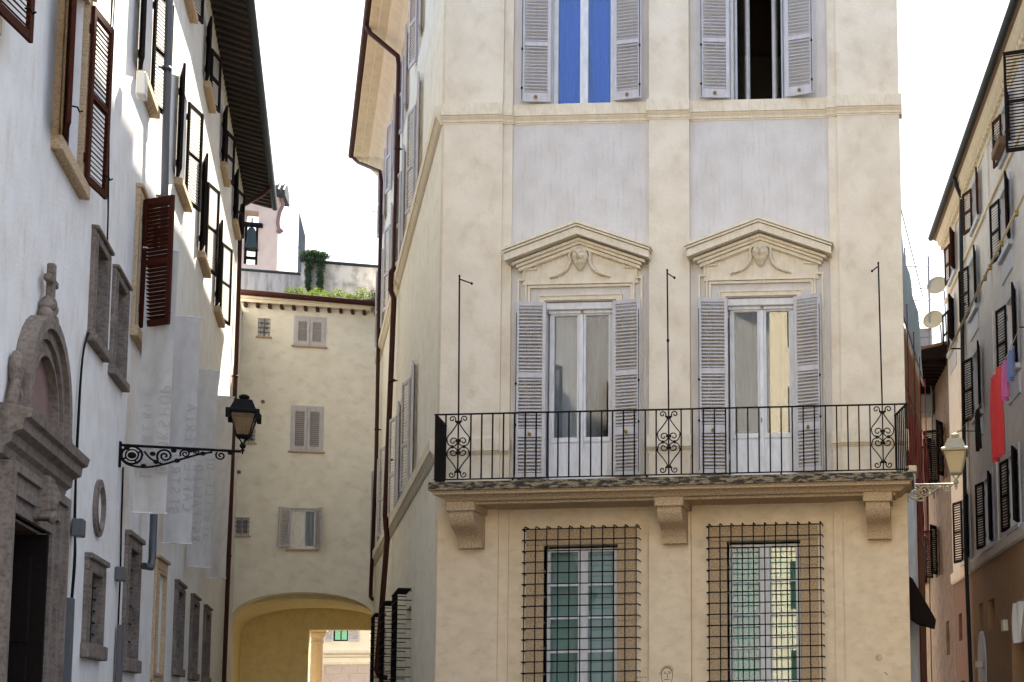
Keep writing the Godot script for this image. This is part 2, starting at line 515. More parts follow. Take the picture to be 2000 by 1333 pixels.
func _ready() -> void:
	# camera: cropped from a wider picture, so its axis lies right of and below the middle
	var cam := Camera3D.new()
	cam.name = "camera"
	var near := 0.1
	cam.set_frustum(1333.0 / 2560.0 * near, Vector2((1000.0 - 1820.0) / 2560.0 * near, (1107.0 - 666.5) / 2560.0 * near), near, 600.0)
	cam.transform = Transform3D(Basis(Vector3.RIGHT, atan(268.0 / 2560.0)) * Basis(Vector3.BACK, -0.023), Vector3(0, 1.6, 0))
	add_child(cam)
	cam.current = true
	# sky and sun: backlit street, the sun high ahead, white haze towards it and blue sky behind
	var sun_az := deg_to_rad(-2.0)
	var sun_el := deg_to_rad(47.5)
	var to_sun := Vector3(sin(sun_az) * cos(sun_el), sin(sun_el), -cos(sun_az) * cos(sun_el))
	var env := Environment.new()
	env.background_mode = Environment.BG_SKY
	env.sky = Sky.new()
	env.sky.sky_material = sky_material(to_sun)
	env.background_energy_multiplier = 0.52
	env.tonemap_mode = Environment.TONE_MAPPER_LINEAR
	env.tonemap_exposure = 4.3
	env.sdfgi_enabled = true
	env.ssao_enabled = true
	env.ssil_enabled = true
	var we := WorldEnvironment.new()
	we.name = "world_environment"
	we.environment = env
	add_child(we)
	var sun := DirectionalLight3D.new()
	sun.name = "sun"
	sun.light_energy = 1.6
	sun.light_color = Color(1.0, 0.96, 0.88)
	sun.light_angular_distance = 0.5
	sun.shadow_enabled = true
	sun.transform = Transform3D(Basis.looking_at(-to_sun, Vector3.UP), Vector3(0, 40, 0))
	add_child(sun)

	rng.seed = 7
	make_materials()
	FC = frame(-8.735, -23.0, 90)
	SD = frame(-8.83, -23.12, -26.2, true)
	L1 = frame(-13.954, -23.873, -23.3)
	L2 = frame(-13.954, -23.873, -24.5)
	AR = frame(-17.034, -39.794, 71)
	RW = frame(2.4, -23.0, -7.3, true)
	var s := tool()
	bx(s, -400, 400, -0.5, 0, -400, 400)
	structure("street_paving", s, M.cobble)
	corner_palazzo()
	balcony_railing()
	front_grilles()
	white_palazzo()
	arched_house()
	alley_house()
	alley_end()
	opposite_houses()
	street_lamps()
	banners()
	pipes_and_cables()
	roof_things()
	laundry()

func sky_material(to_sun: Vector3) -> PanoramaSkyMaterial:
	var w := 512
	var h := 256
	var im := Image.create(w, h, false, Image.FORMAT_RGBF)
	for j in h:
		var el := PI * (0.5 - (j + 0.5) / h)
		for i in w:
			var a := TAU * (i + 0.5) / w
			# column 0 of the panorama looks along -z
			var d := Vector3(sin(a) * cos(el), sin(el), -cos(a) * cos(el))
			var c: float = d.dot(to_sun) * 0.5 + 0.5
			var veil: float = pow(c, 2.2)
			var low: float = pow(1.0 - clampf(d.y, 0.0, 1.0), 4.0) * 0.2
			var t := clampf(veil * 1.25 + low, 0.0, 1.0)
			var blue := Vector3(0.11, 0.34, 0.78)
			var white := Vector3(0.93, 0.945, 0.96)
			var k := blue.lerp(white, t)
			if d.y < 0.0:
				k = Vector3(0.3, 0.3, 0.3)
			im.set_pixel(i, j, Color(k.x, k.y, k.z))
	var m := PanoramaSkyMaterial.new()
	m.panorama = ImageTexture.create_from_image(im)
	return m

# ---------------------------------------------------------------- the cream corner palace
func corner_palazzo() -> void:
	var b := thing("corner_palazzo", "tall cream corner palace with long balcony, grey shutters and two pedimented doors", "building", FC)
	var toS := FC.affine_inverse() * SD
	var W := 8.33
	var top := 19.3
	var bay := -0.10
	# openings: ground windows, balcony doors, upper windows
	var low_holes := [[1.86, 3.17, 0.9, 4.55], [5.11, 6.41, 0.9, 4.55]]
	var high_holes := [[1.86, 3.12, 5.6, 9.0], [5.13, 6.38, 5.6, 9.0], [1.94, 3.12, 12.70, 15.3], [5.22, 6.27, 12.70, 15.3]]
	var s := tool()
	wall(s, 0.3, W - 0.3, 0, 5.5, low_holes, bay, 0.32)
	part("ground_floor_wall", s, M.cream_bounce_tint, b)
	s = tool()
	wall(s, 0.3, W - 0.3, 5.5, top, high_holes, bay, 0.30)
	part("upper_wall", s, M.panel, b)
	# pilasters: two at the corners with a step beside them, one in the middle
	for p in [[0.0, 1.07, 0.0], [3.745, 4.48, 0.0], [7.19, W, 0.0], [1.07, 1.235, -0.05], [7.02, 7.19, -0.05]]:
		s = tool()
		bx(s, p[0], p[1], 5.5, top, -0.3, p[2])
		part("pilaster", s, M.cream, b)
		s = tool()
		bx(s, p[0], p[1], 0, 5.5, -0.3, p[2])
		part("pilaster_base", s, M.cream_bounce_tint, b)
	# chamfered corner, flank wall along the lane, hidden sides and roof
	s = tool()
	var c0 := Vector3(0, 0, 0)
	var c1: Vector3 = toS * Vector3.ZERO
	quad(s, c1, c1 + Vector3(0, top, 0), c0 + Vector3(0, top, 0), c0)
	part("corner_edge", s, M.trim, b)
	var sh := []
	for x in [-5.2, -9.2, -13.2, -17.0]:
		for y in [[6.52, 9.0], [12.9, 15.3], [16.35, 18.35]]:
			sh.append([x - 0.57, x + 0.57, y[0], y[1]])
	for x in [-5.4, -9.4, -13.4]:
		sh.append([x - 0.6, x + 0.6, 1.2, 3.9])
	s = tool()
	wall(s, -19.35, 0.0, 0, top, sh, 0.0, 0.28)
	part("flank_wall", s, M.ivory, b, toS)
	s = tool()
	var far: Vector3 = toS * Vector3(-19.35, 0, 0)
	var q := [Vector3(W, 0, 0), Vector3(W - 2.2, 0, -17.0), far]
	for i in 2:
		quad(s, q[i], q[i + 1], q[i + 1] + Vector3(0, top, 0), q[i] + Vector3(0, top, 0))
	part("rear_wall", s, M.ivory, b)
	s = tool()
	var lid := top + 0.07
	var ring := [Vector3(0, lid, 0.5), Vector3(W + 0.5, lid, 0.5), Vector3(W - 2.0, lid, -17.2), Vector3(far.x - 0.6, lid, far.z), Vector3(-0.6, lid, 0.0)]
	for i in range(1, 4):
		tri(s, ring[0], ring[i], ring[i + 1])
		tri(s, ring[0] + Vector3(0, 0.25, 0), ring[i] + Vector3(0, 0.25, 0), ring[i + 1] + Vector3(0, 0.25, 0))
	for i in 5:
		quad(s, ring[i], ring[(i + 1) % 5], ring[(i + 1) % 5] + Vector3(0, 0.25, 0), ring[i] + Vector3(0, 0.25, 0))
	part("roof", s, M.tile, b)
	s = tool()
	bx(s, -7.6, -0.5, 19.62, 22.6, -4.0, -0.05)  # invented block above the view, added to raise the shadow edge opposite
	part("added_shade_attic", s, M.ivory, b, toS)
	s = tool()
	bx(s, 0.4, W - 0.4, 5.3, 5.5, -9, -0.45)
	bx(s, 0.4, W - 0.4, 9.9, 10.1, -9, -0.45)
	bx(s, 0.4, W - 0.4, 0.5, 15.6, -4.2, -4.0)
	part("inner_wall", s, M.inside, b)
	# string courses stepping over the pilasters
	var steps := [[-0.03, 1.09, 0.0], [1.09, 1.26, -0.05], [1.26, 3.72, bay], [3.72, 4.505, 0.0], [4.505, 7.0, bay], [7.0, 7.17, -0.05], [7.17, W + 0.05, 0.0]]
	var course := func(y: float, z: float) -> Array:
		return [Vector2(z - 0.2, y), Vector2(z + 0.10, y), Vector2(z + 0.10, y - 0.215), Vector2(z + 0.075, y - 0.22), Vector2(z + 0.07, y - 0.24), Vector2(z + 0.05, y - 0.262), Vector2(z + 0.032, y - 0.285), Vector2(z + 0.03, y - 0.32), Vector2(z + 0.012, y - 0.325), Vector2(z + 0.01, y - 0.35), Vector2(z - 0.2, y - 0.35)]
	for st in steps:
		s = tool()
		mould(s, course.call(12.70, st[2]), st[0], st[1])
		part("string_course", s, M.trim, b)
		if st[2] > -0.09:
			s = tool()
			mould(s, course.call(6.47, st[2] - 0.03), st[0], st[1])
			part("pedestal_course", s, M.trim, b)
	for y in [12.72, 6.5]:
		s = tool()
		mould(s, course.call(y, 0.02), -19.3, 0.06)
		part("string_course", s, M.trim, b, toS)
	# eaves of the flank: coved cornice and gutter
	s = tool()
	mould(s, [Vector2(0, 18.62), Vector2(0.06, 18.66), Vector2(0.08, 18.75), Vector2(0.16, 18.86), Vector2(0.34, 19.02), Vector2(0.40, 19.10), Vector2(0.42, 19.16), Vector2(0.62, 19.18), Vector2(0.63, 19.24), Vector2(0.82, 19.26), Vector2(0.84, 19.36), Vector2(0, 19.36)], -19.35, 0.2)
	part("eaves_cornice", s, M.cove, b, toS)
	s = tool()
	tube(s, [Vector3(-19.45, 19.40, 0.90), Vector3(0.3, 19.40, 0.90)], 0.085, 12)
	part("gutter", s, M.pipe_brown, b, toS)
	# pediments and door surrounds
	for cx in [2.49, 5.765]:
		pediment(b, cx)
	for k in 2:
		var cx: float = [2.49, 5.765][k]
		french_door(b, cx, k)
	# shutters of the front: bottom to top the leaf is divided in louvred fields
	var door_fields := [[5.83, 6.48], [6.63, 7.56], [7.66, 8.88]]
	var up_fields := [[12.89, 13.79], [13.87, 15.22]]
	for d in [[1.90, -1, 174.0], [3.10, 1, 168.0], [5.17, -1, 174.0], [6.36, 1, 160.0]]:
		var lf := shutter(b, Transform3D.IDENTITY, d[0], 0.02, 5.74, 8.95, 0.535, -d[1], d[2], door_fields, M.shutter)
		leaf_fittings(lf, 6.55, 5.8)
	for d in [[1.955, -1, 174.0], [3.105, 1, 170.0], [5.235, -1, 174.0], [6.265, 1, 166.0]]:
		var lf := shutter(b, Transform3D.IDENTITY, d[0], 0.02, 12.72, 15.32, 0.54, -d[1], d[2], up_fields, M.shutter)
		leaf_fittings(lf, 12.82, 12.74)
	# upper windows: the first closed with curtains in the blue of mirrored sky, the second standing open
	casement(b, Transform3D.IDENTITY, 1.945, 3.115, 12.705, 15.3, -0.22, [[2.02, 2.43, 12.78, 15.2], [2.575, 2.995, 12.78, 15.2]], M.white_paint, M.glass)
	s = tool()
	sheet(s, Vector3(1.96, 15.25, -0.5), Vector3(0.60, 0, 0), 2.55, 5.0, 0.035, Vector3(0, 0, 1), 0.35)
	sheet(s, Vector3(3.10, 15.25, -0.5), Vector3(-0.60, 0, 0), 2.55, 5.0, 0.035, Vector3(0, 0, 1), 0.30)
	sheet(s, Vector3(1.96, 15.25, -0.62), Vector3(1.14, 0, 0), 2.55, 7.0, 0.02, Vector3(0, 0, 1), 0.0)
	part("curtain", s, M.curtain_mirrored_sky, b)
	s = tool()
	for x in [[5.225, 5.275], [6.215, 6.265]]:
		bx(s, x[0], x[1], 12.705, 15.3, -0.27, -0.19)
	bx(s, 5.275, 6.215, 15.22, 15.3, -0.27, -0.19)
	part("window", s, M.white_paint, b)
	for k in 2:
		var hx: float = [5.28, 6.21][k]
		var sash := Transform3D(Basis(Vector3.UP, deg_to_rad([62.0, -58.0][k])), Vector3(hx, 0, -0.24))
		if k == 0:
			casement(b, sash, 0.0, 0.46, 12.72, 15.2, 0.0, [[0.06, 0.40, 12.79, 15.13]], M.white_paint, M.glass, "open_sash")
		else:
			casement(b, sash, -0.46, 0.0, 12.72, 15.2, 0.0, [[-0.40, -0.06, 12.79, 15.13]], M.white_paint, M.glass, "open_sash")
	# ground windows with stone surrounds
	for k in 2:
		var x0: float = [1.86, 5.11][k]
		var x1: float = [3.17, 6.41][k]
		s = tool()
		for j in 8:
			var ya := 0.9 + j * 0.456
			cbx(s, x0 - 0.31, x0, ya + 0.003, ya + 0.453, -0.3, bay + 0.025, 0.006)
			cbx(s, x1, x1 + 0.31, ya + 0.003, ya + 0.453, -0.3, bay + 0.025, 0.006)
		cbx(s, x0 - 0.31, x1 + 0.31, 4.551, 4.83, -0.3, bay + 0.03, 0.008)
		part("stone_surround", s, M.stone_pale, b)
		var xm := (x0 + x1) * 0.5
		var panes := []
		for y in [[1.0, 2.05], [2.09, 2.64], [2.68, 3.24], [3.28, 3.83], [3.87, 4.44]]:
			panes.append([x0 + 0.07, xm - 0.085, y[0], y[1]])
			panes.append([xm + 0.085, x1 - 0.10, y[0], y[1]])
		casement(b, Transform3D.IDENTITY, x0 + 0.02, x1 - 0.02, 0.95, 4.5, -0.27, panes, M.white_paint, M.glass)
		s = tool()
		sheet(s, Vector3(x0 + 0.03, 4.45, -0.45), Vector3(x1 - x0 - 0.06, 0, 0), 3.5, 5.0, 0.012, Vector3(0, 0, 1))
		part("curtain", s, M.curtain_teal if k == 1 else M.curtain_pale, b)
	# flank windows
	for x in [-5.2, -9.2, -13.2, -17.0]:
		for y in [[6.52, 9.0], [12.9, 15.3], [16.35, 18.35]]:
			casement(b, toS, x - 0.56, x + 0.56, y[0], y[1], -0.2, [[x - 0.5, x - 0.04, y[0] + 0.08, y[1] - 0.08], [x + 0.04, x + 0.5, y[0] + 0.08, y[1] - 0.08]], M.white_paint, M.glass)
			for side in [-1, 1]:
				shutter(b, toS, x + side * 0.57, 0.03, y[0], y[1], 0.55, -side, 172.0 if side > 0 else 168.0, [[y[0] + 0.1, y[0] + 1.0], [y[0] + 1.08, y[1] - 0.08]], M.shutter, 0.07, false)
			s = tool()
			band(s, [Vector2(x - 0.66, y[0]), Vector2(x - 0.66, y[1] + 0.09), Vector2(x + 0.66, y[1] + 0.09), Vector2(x + 0.66, y[0])], 0.14, -0.02, 0.022)
			part("architrave", s, M.trim, b, toS)
	for x in [-5.4, -9.4, -13.4]:
		casement(b, toS, x - 0.58, x + 0.58, 1.25, 3.85, -0.2, [[x - 0.5, x - 0.04, 1.3, 3.8], [x + 0.04, x + 0.5, 1.3, 3.8]], M.white_paint, M.glass)
	# balcony slab, moulding under it and the three consoles
	s = tool()
	cbx(s, 0.17, 8.46, 5.405, 5.555, -0.12, 0.93, 0.012)
	var slab := part("balcony", s, M.mossy, b)
	s = tool()
	var prof := [[0.0, 0.90], [0.03, 0.87], [0.06, 0.865], [0.075, 0.80], [0.11, 0.74], [0.15, 0.70], [0.165, 0.62], [0.20, 0.60]]
	var rings := []
	for p in prof:
		var y: float = 5.406 - p[0]
		var inset: float = 0.93 - p[1]
		rings.append([Vector3(0.17 + inset, y, -0.1), Vector3(0.17 + inset, y, p[1]), Vector3(8.46 - inset, y, p[1]), Vector3(8.46 - inset, y, -0.1)])
	for i in rings.size() - 1:
		for k in 3:
			quad(s, rings[i][k], rings[i][k + 1], rings[i + 1][k + 1], rings[i + 1][k])
	var last = rings[-1]
	quad(s, last[0], last[1], last[2], last[3])
	part("moulding", s, M.stone_pale, slab)
	for x in [0.63, 4.23, 7.83]:
		var con := tool()
		var pts := PackedVector2Array()
		for p in smooth_line([Vector2(0.62, 5.09), Vector2(0.60, 4.98), Vector2(0.52, 4.86), Vector2(0.40, 4.79), Vector2(0.27, 4.72), Vector2(0.19, 4.62), Vector2(0.17, 4.50)], 4):
			pts.append(p)
		pts.append(Vector2(-0.12, 4.50))
		pts.append(Vector2(-0.12, 5.09))
		mould(con, Array(pts), x - 0.21, x + 0.21)
		cbx(con, x - 0.25, x + 0.25, 5.09, 5.26, -0.12, 0.68, 0.012)
		part("console", con, M.stone_pale, slab)
	wall_scribbles(b)

func leaf_fittings(leaf: MeshInstance3D, y: float, foot: float) -> void:
	var s := tool()
	ball(s, Vector3(0.27, y, -0.035), Vector3(0.03, 0.02, 0.015), 5)
	for k in 3:
		ball(s, Vector3(0.27 + (k - 1) * 0.022, y - 0.03 - 0.012 * (1 - absi(k - 1)), -0.035), Vector3(0.012, 0.02, 0.01), 4)
	part("knob", s, M.brass, leaf)
	s = tool()
	tube(s, [Vector3(0.515, foot, -0.035), Vector3(0.515, y + 2.2, -0.035)], 0.006, 6)
	for yy in [y + 0.15, y + 0.9]:
		ball(s, Vector3(0.515, yy, -0.035), Vector3(0.02, 0.03, 0.015), 4)
	part("bolt_rod", s, M.iron, leaf)

func pediment(b: Node3D, cx: float) -> void:
	# raking cornice in steps
	var chev := func(half: float, ys: float, ya: float, t: float) -> PackedVector2Array:
		return PackedVector2Array([Vector2(cx - half, ys), Vector2(cx, ya), Vector2(cx + half, ys), Vector2(cx + half, ys - t), Vector2(cx, ya - t), Vector2(cx - half, ys - t)])
	var s := tool()
	prism(s, chev.call(1.335, 9.90, 10.385, 0.05), -0.12, 0.27)
	prism(s, chev.call(1.315, 9.845, 10.325, 0.035), -0.12, 0.25)
	prism(s, chev.call(1.295, 9.805, 10.28, 0.13), -0.12, 0.22)
	prism(s, chev.call(1.20, 9.68, 10.12, 0.05), -0.12, 0.10)
	prism(s, chev.call(1.13, 9.645, 10.07, 0.05), -0.12, 0.06)
	prism(s, chev.call(1.10, 9.60, 10.01, 0.06), -0.12, 0.02)
	var ped := part("pediment", s, M.trim, b)
	s = tool()
	prism(s, PackedVector2Array([Vector2(cx - 1.04, 9.30), Vector2(cx - 1.04, 9.60), Vector2(cx, 9.99), Vector2(cx + 1.04, 9.60), Vector2(cx + 1.04, 9.30)]), -0.12, -0.055)
	part("tympanum", s, M.trim, ped)
	# eared frame and lintel
	s = tool()
	band(s, [Vector2(cx - 1.115, 5.6), Vector2(cx - 1.115, 9.40), Vector2(cx - 1.02, 9.40), Vector2(cx - 1.02, 9.585), Vector2(cx - 0.80, 9.60), Vector2(cx - 0.80, 9.66), Vector2(cx - 0.2, 9.885)], 0.035, -0.12, -0.025)
	band(s, [Vector2(cx + 1.115, 5.6), Vector2(cx + 1.115, 9.40), Vector2(cx + 1.02, 9.40), Vector2(cx + 1.02, 9.585), Vector2(cx + 0.80, 9.60), Vector2(cx + 0.80, 9.66), Vector2(cx + 0.2, 9.885)], 0.035, -0.12, -0.025)
	part("eared_frame", s, M.trim, ped)
	s = tool()
	band(s, [Vector2(cx - 0.975, 5.6), Vector2(cx - 0.975, 9.315), Vector2(cx + 0.975, 9.315), Vector2(cx + 0.975, 5.6)], 0.03, -0.12, -0.02)
	band(s, [Vector2(cx - 0.93, 5.6), Vector2(cx - 0.93, 9.27), Vector2(cx + 0.93, 9.27), Vector2(cx + 0.93, 5.6)], 0.045, -0.12, -0.045)
	band(s, [Vector2(cx - 0.745, 5.6), Vector2(cx - 0.745, 9.10), Vector2(cx + 0.745, 9.10), Vector2(cx + 0.745, 5.6)], 0.022, -0.12, -0.04)
	band(s, [Vector2(cx - 0.69, 5.6), Vector2(cx - 0.69, 9.055), Vector2(cx + 0.69, 9.055), Vector2(cx + 0.69, 5.6)], 0.08, -0.12, -0.06)
	part("door_surround", s, M.trim, ped)
	# bearded mask under the peak
	s = tool()
	var hc := Vector3(cx, 9.80, -0.04)
	var n := 26
	s.set_smooth_group(0)
	var at := func(i: int, j: int) -> Vector3:
		var t := PI * i / n
		var a := PI * j / n
		var d := Vector3(sin(t) * cos(a), cos(t), sin(t) * sin(a))
		var p := Vector3(d.x * 0.135, d.y * 0.165, d.z * 0.14)
		var bump := 0.0
		bump += 0.05 * exp(-(pow((p.x) / 0.018, 2) + pow((p.y - 0.005) / 0.05, 2)))
		bump += 0.022 * exp(-(pow((absf(p.x) - 0.05) / 0.035, 2) + pow((p.y - 0.06) / 0.014, 2)))
		bump -= 0.028 * exp(-(pow((absf(p.x) - 0.048) / 0.02, 2) + pow((p.y - 0.032) / 0.014, 2)))
		bump += 0.016 * exp(-(pow((absf(p.x) - 0.06) / 0.03, 2) + pow((p.y + 0.02) / 0.03, 2)))
		bump -= 0.03 * exp(-(pow(p.x / 0.035, 2) + pow((p.y + 0.073) / 0.008, 2)))
		if p.y < -0.05:
			bump += 0.014 * sin(p.x * 130.0 + sin(p.y * 70.0) * 2.0) + 0.01 * sin(p.y * 110.0)
		if p.y > 0.09 or absf(p.x) > 0.105:
			bump += 0.013 * sin(p.x * 110.0 + p.y * 90.0)
		var stretch := 1.0 + (0.6 if d.y < -0.35 else 0.0) * (-d.y - 0.35)
		return hc + (Vector3(p.x * (1.0 - 0.2 * maxf(0.0, -d.y)), p.y * stretch, p.z) + Vector3(0, 0, 2.2) * bump * maxf(0.0, d.z)) * 1.12
	for i in n:
		for j in n:
			quad(s, at.call(i, j), at.call(i + 1, j), at.call(i + 1, j + 1), at.call(i, j + 1))
	s.set_smooth_group(-1)
	for sd in [-1, 1]:
		for k in 9:
			var a := 0.35 + k * 0.17
			ball(s, hc + Vector3(sd * sin(a) * 0.19, cos(a) * 0.225, 0.02), Vector3(0.03, 0.03, 0.05), 5)
	part("mask", s, M.trim, ped)
	s = tool()
	for sd in [-1, 1]:
		for k in 13:
			var t := k / 12.0
			var p := Vector2(0.15, -0.05).bezier_interpolate(Vector2(0.17, -0.25), Vector2(0.30, -0.33), Vector2(0.50, -0.38), t)
			var r := lerpf(0.042, 0.018, t * t)
			ball(s, hc + Vector3(sd * (p.x + 0.03), p.y, 0.0), Vector3(r, r, 0.065), 5)
			if k % 2 == 0:
				ball(s, hc + Vector3(sd * (p.x + 0.012), p.y + 0.026, -0.01), Vector3(r * 0.7, r * 0.7, 0.03), 4)
	part("garland", s, M.trim, ped)

func french_door(b: Node3D, cx: float, k: int) -> void:
	var x0 := cx - 0.60
	var x1 := cx + 0.60
	var panes := [[cx - 0.52, cx - 0.10, 6.52, 8.77], [cx + 0.06, cx + 0.47, 6.52, 8.77]]
	var d := casement(b, Transform3D.IDENTITY, x0, x1, 5.62, 8.9, -0.27, panes, M.white_paint, M.glass, "french_door")
	var s := tool()
	cbx(s, x0 - 0.04, x1 + 0.04, 8.86, 8.99, -0.3, -0.13, 0.01)
	cbx(s, x0 - 0.02, x1 + 0.02, 8.80, 8.86, -0.28, -0.19, 0.008)
	for p in panes:
		band(s, [Vector2(p[0] - 0.02, 6.52), Vector2(p[0] - 0.02, 8.79), Vector2(p[1] + 0.02, 8.79), Vector2(p[1] + 0.02, 6.52)], 0.025, -0.27, -0.225)
		cbx(s, p[0], p[1], 5.70, 6.40, -0.27, -0.225, 0.008)
		bx(s, p[0] - 0.03, p[1] + 0.03, 6.43, 6.5, -0.27, -0.215)
	bx(s, cx - 0.055, cx + 0.015, 5.62, 8.79, -0.27, -0.205)
	part("door_joinery", s, M.white_paint, d)
	s = tool()
	ball(s, Vector3(cx, 8.83, -0.18), Vector3(0.03, 0.02, 0.02), 5)
	ball(s, Vector3(cx - 0.03, 6.75, -0.18), Vector3(0.012, 0.05, 0.02), 5)
	part("handle", s, M.brass, d)
	s = tool()
	if k == 0:
		sheet(s, Vector3(x0 + 0.05, 8.85, -0.45), Vector3(0.52, 0, 0), 3.1, 3.0, 0.03, Vector3(0, 0, 1))
		part("curtain", s, M.curtain, b)
		s = tool()
		sheet(s, Vector3(cx + 0.05, 8.85, -0.55), Vector3(0.28, 0, 0), 3.1, 2.0, 0.04, Vector3(0, 0, 1))
	else:
		sheet(s, Vector3(x0 + 0.05, 8.85, -0.55), Vector3(0.5, 0, 0), 3.1, 3.0, 0.03, Vector3(0, 0, 1))
		sheet(s, Vector3(cx + 0.05, 8.85, -0.55), Vector3(0.5, 0, 0), 3.1, 3.0, 0.03, Vector3(0, 0, 1))
	part("curtain", s, M.curtain_green, b)

func wall_scribbles(b: Node3D) -> void:
	# small marker drawings on the ground floor plaster
	var z0 := -0.101
	var s := tool()
	var face := Vector2(4.06, 2.20)
	var ol := []
	for i in 19:
		var a := TAU * i / 18.0
		ol.append(face + Vector2(cos(a) * 0.10, sin(a) * 0.14 - (0.03 if sin(a) < -0.6 else 0.0)))
	band(s, ol, 0.009, 0.0005, 0.003)
	for k in 12:
		var a := 0.4 + k * 0.22
		band(s, [face + Vector2(cos(a) * 0.09, sin(a) * 0.12), face + Vector2(cos(a + 0.2) * 0.145, sin(a + 0.25) * 0.18)], 0.007, 0.0005, 0.003)
	for l in [[-0.06, 0.03, -0.015, 0.035], [0.02, 0.035, 0.07, 0.03], [0.0, 0.03, 0.015, -0.03], [-0.01, -0.035, 0.015, -0.03], [-0.05, -0.075, 0.05, -0.07], [-0.05, 0.05, -0.02, 0.06], [0.02, 0.06, 0.07, 0.05]]:
		band(s, [face + Vector2(l[0], l[1]), face + Vector2(l[2], l[3])], 0.010, 0.0005, 0.003)
	for k in 5:
		band(s, [Vector2(3.46 + k * 0.05, 2.16), Vector2(3.465 + k * 0.05, 2.19), Vector2(3.475 + k * 0.05, 2.165)], 0.007, z0 + 0.0015, z0 + 0.004)
	var drawing := part("face_graffito", s, M.ink, b)
	drawing.set_meta("label", "small black marker drawing of a face on the plaster")
	s = tool()
	var rc := Vector2(7.77, 2.42)
	var cl := []
	for i in 19:
		cl.append(rc + Vector2(cos(TAU * i / 18.0), sin(TAU * i / 18.0)) * 0.05)
	band(s, cl, 0.007, 0.0005, 0.003)
	band(s, [rc + Vector2(-0.02, -0.03), rc + Vector2(-0.02, 0.03)], 0.007, 0.0005, 0.003)
	band(s, [rc + Vector2(0.02, 0.03), rc + Vector2(-0.02, 0.0), rc + Vector2(0.025, -0.03)], 0.007, 0.0005, 0.003)
	band(s, [Vector2(7.86, 2.17), Vector2(7.92, 2.11), Vector2(7.89, 2.16)], 0.01, 0.0005, 0.003)
	part("circle_graffito", s, M.ink, b).set_meta("label", "small black circled letter drawn on the plaster")

func scroll_panel(o: Node3D, x: float, y0: float, h: float, z: float) -> void:
	var s := tool()
	for half in [0, 1]:
		for sd in [-1, 1]:
			var pts := []
			pts.append_array(spiral(Vector2(0.105, 0.085), 0.012, 0.062, PI * 3.2, PI * 0.75, 20))
			pts.append_array(smooth_line([Vector2(0.03, 0.115), Vector2(0.025, 0.17), Vector2(0.10, 0.29), Vector2(0.185, 0.40), Vector2(0.19, 0.46)], 5))
			pts.append_array(spiral(Vector2(0.085, 0.475), 0.10, 0.015, 0.15, PI * 3.0, 24))
			var line := []
			for p in pts:
				var yy: float = y0 + h - p.y * h / 1.14 if half == 0 else y0 + p.y * h / 1.14
				line.append(Vector3(x + sd * p.x, yy, z))
			tube(s, line, 0.0105, 6)
	part("scrollwork", s, M.iron_brown, o)
	s = tool()
	for p in [0.135, 0.47, 0.67, 1.005]:
		cbx(s, x - 0.045, x + 0.045, y0 + p * h / 1.14 - 0.018, y0 + p * h / 1.14 + 0.018, z - 0.02, z + 0.02, 0.004)
	for sd in [-1, 1]:
		cbx(s, x + sd * 0.105 - 0.02, x + sd * 0.105 + 0.02, y0 + h * 0.5 - 0.025, y0 + h * 0.5 + 0.025, z - 0.018, z + 0.018, 0.004)
	part("collar", s, M.iron_brown, o)

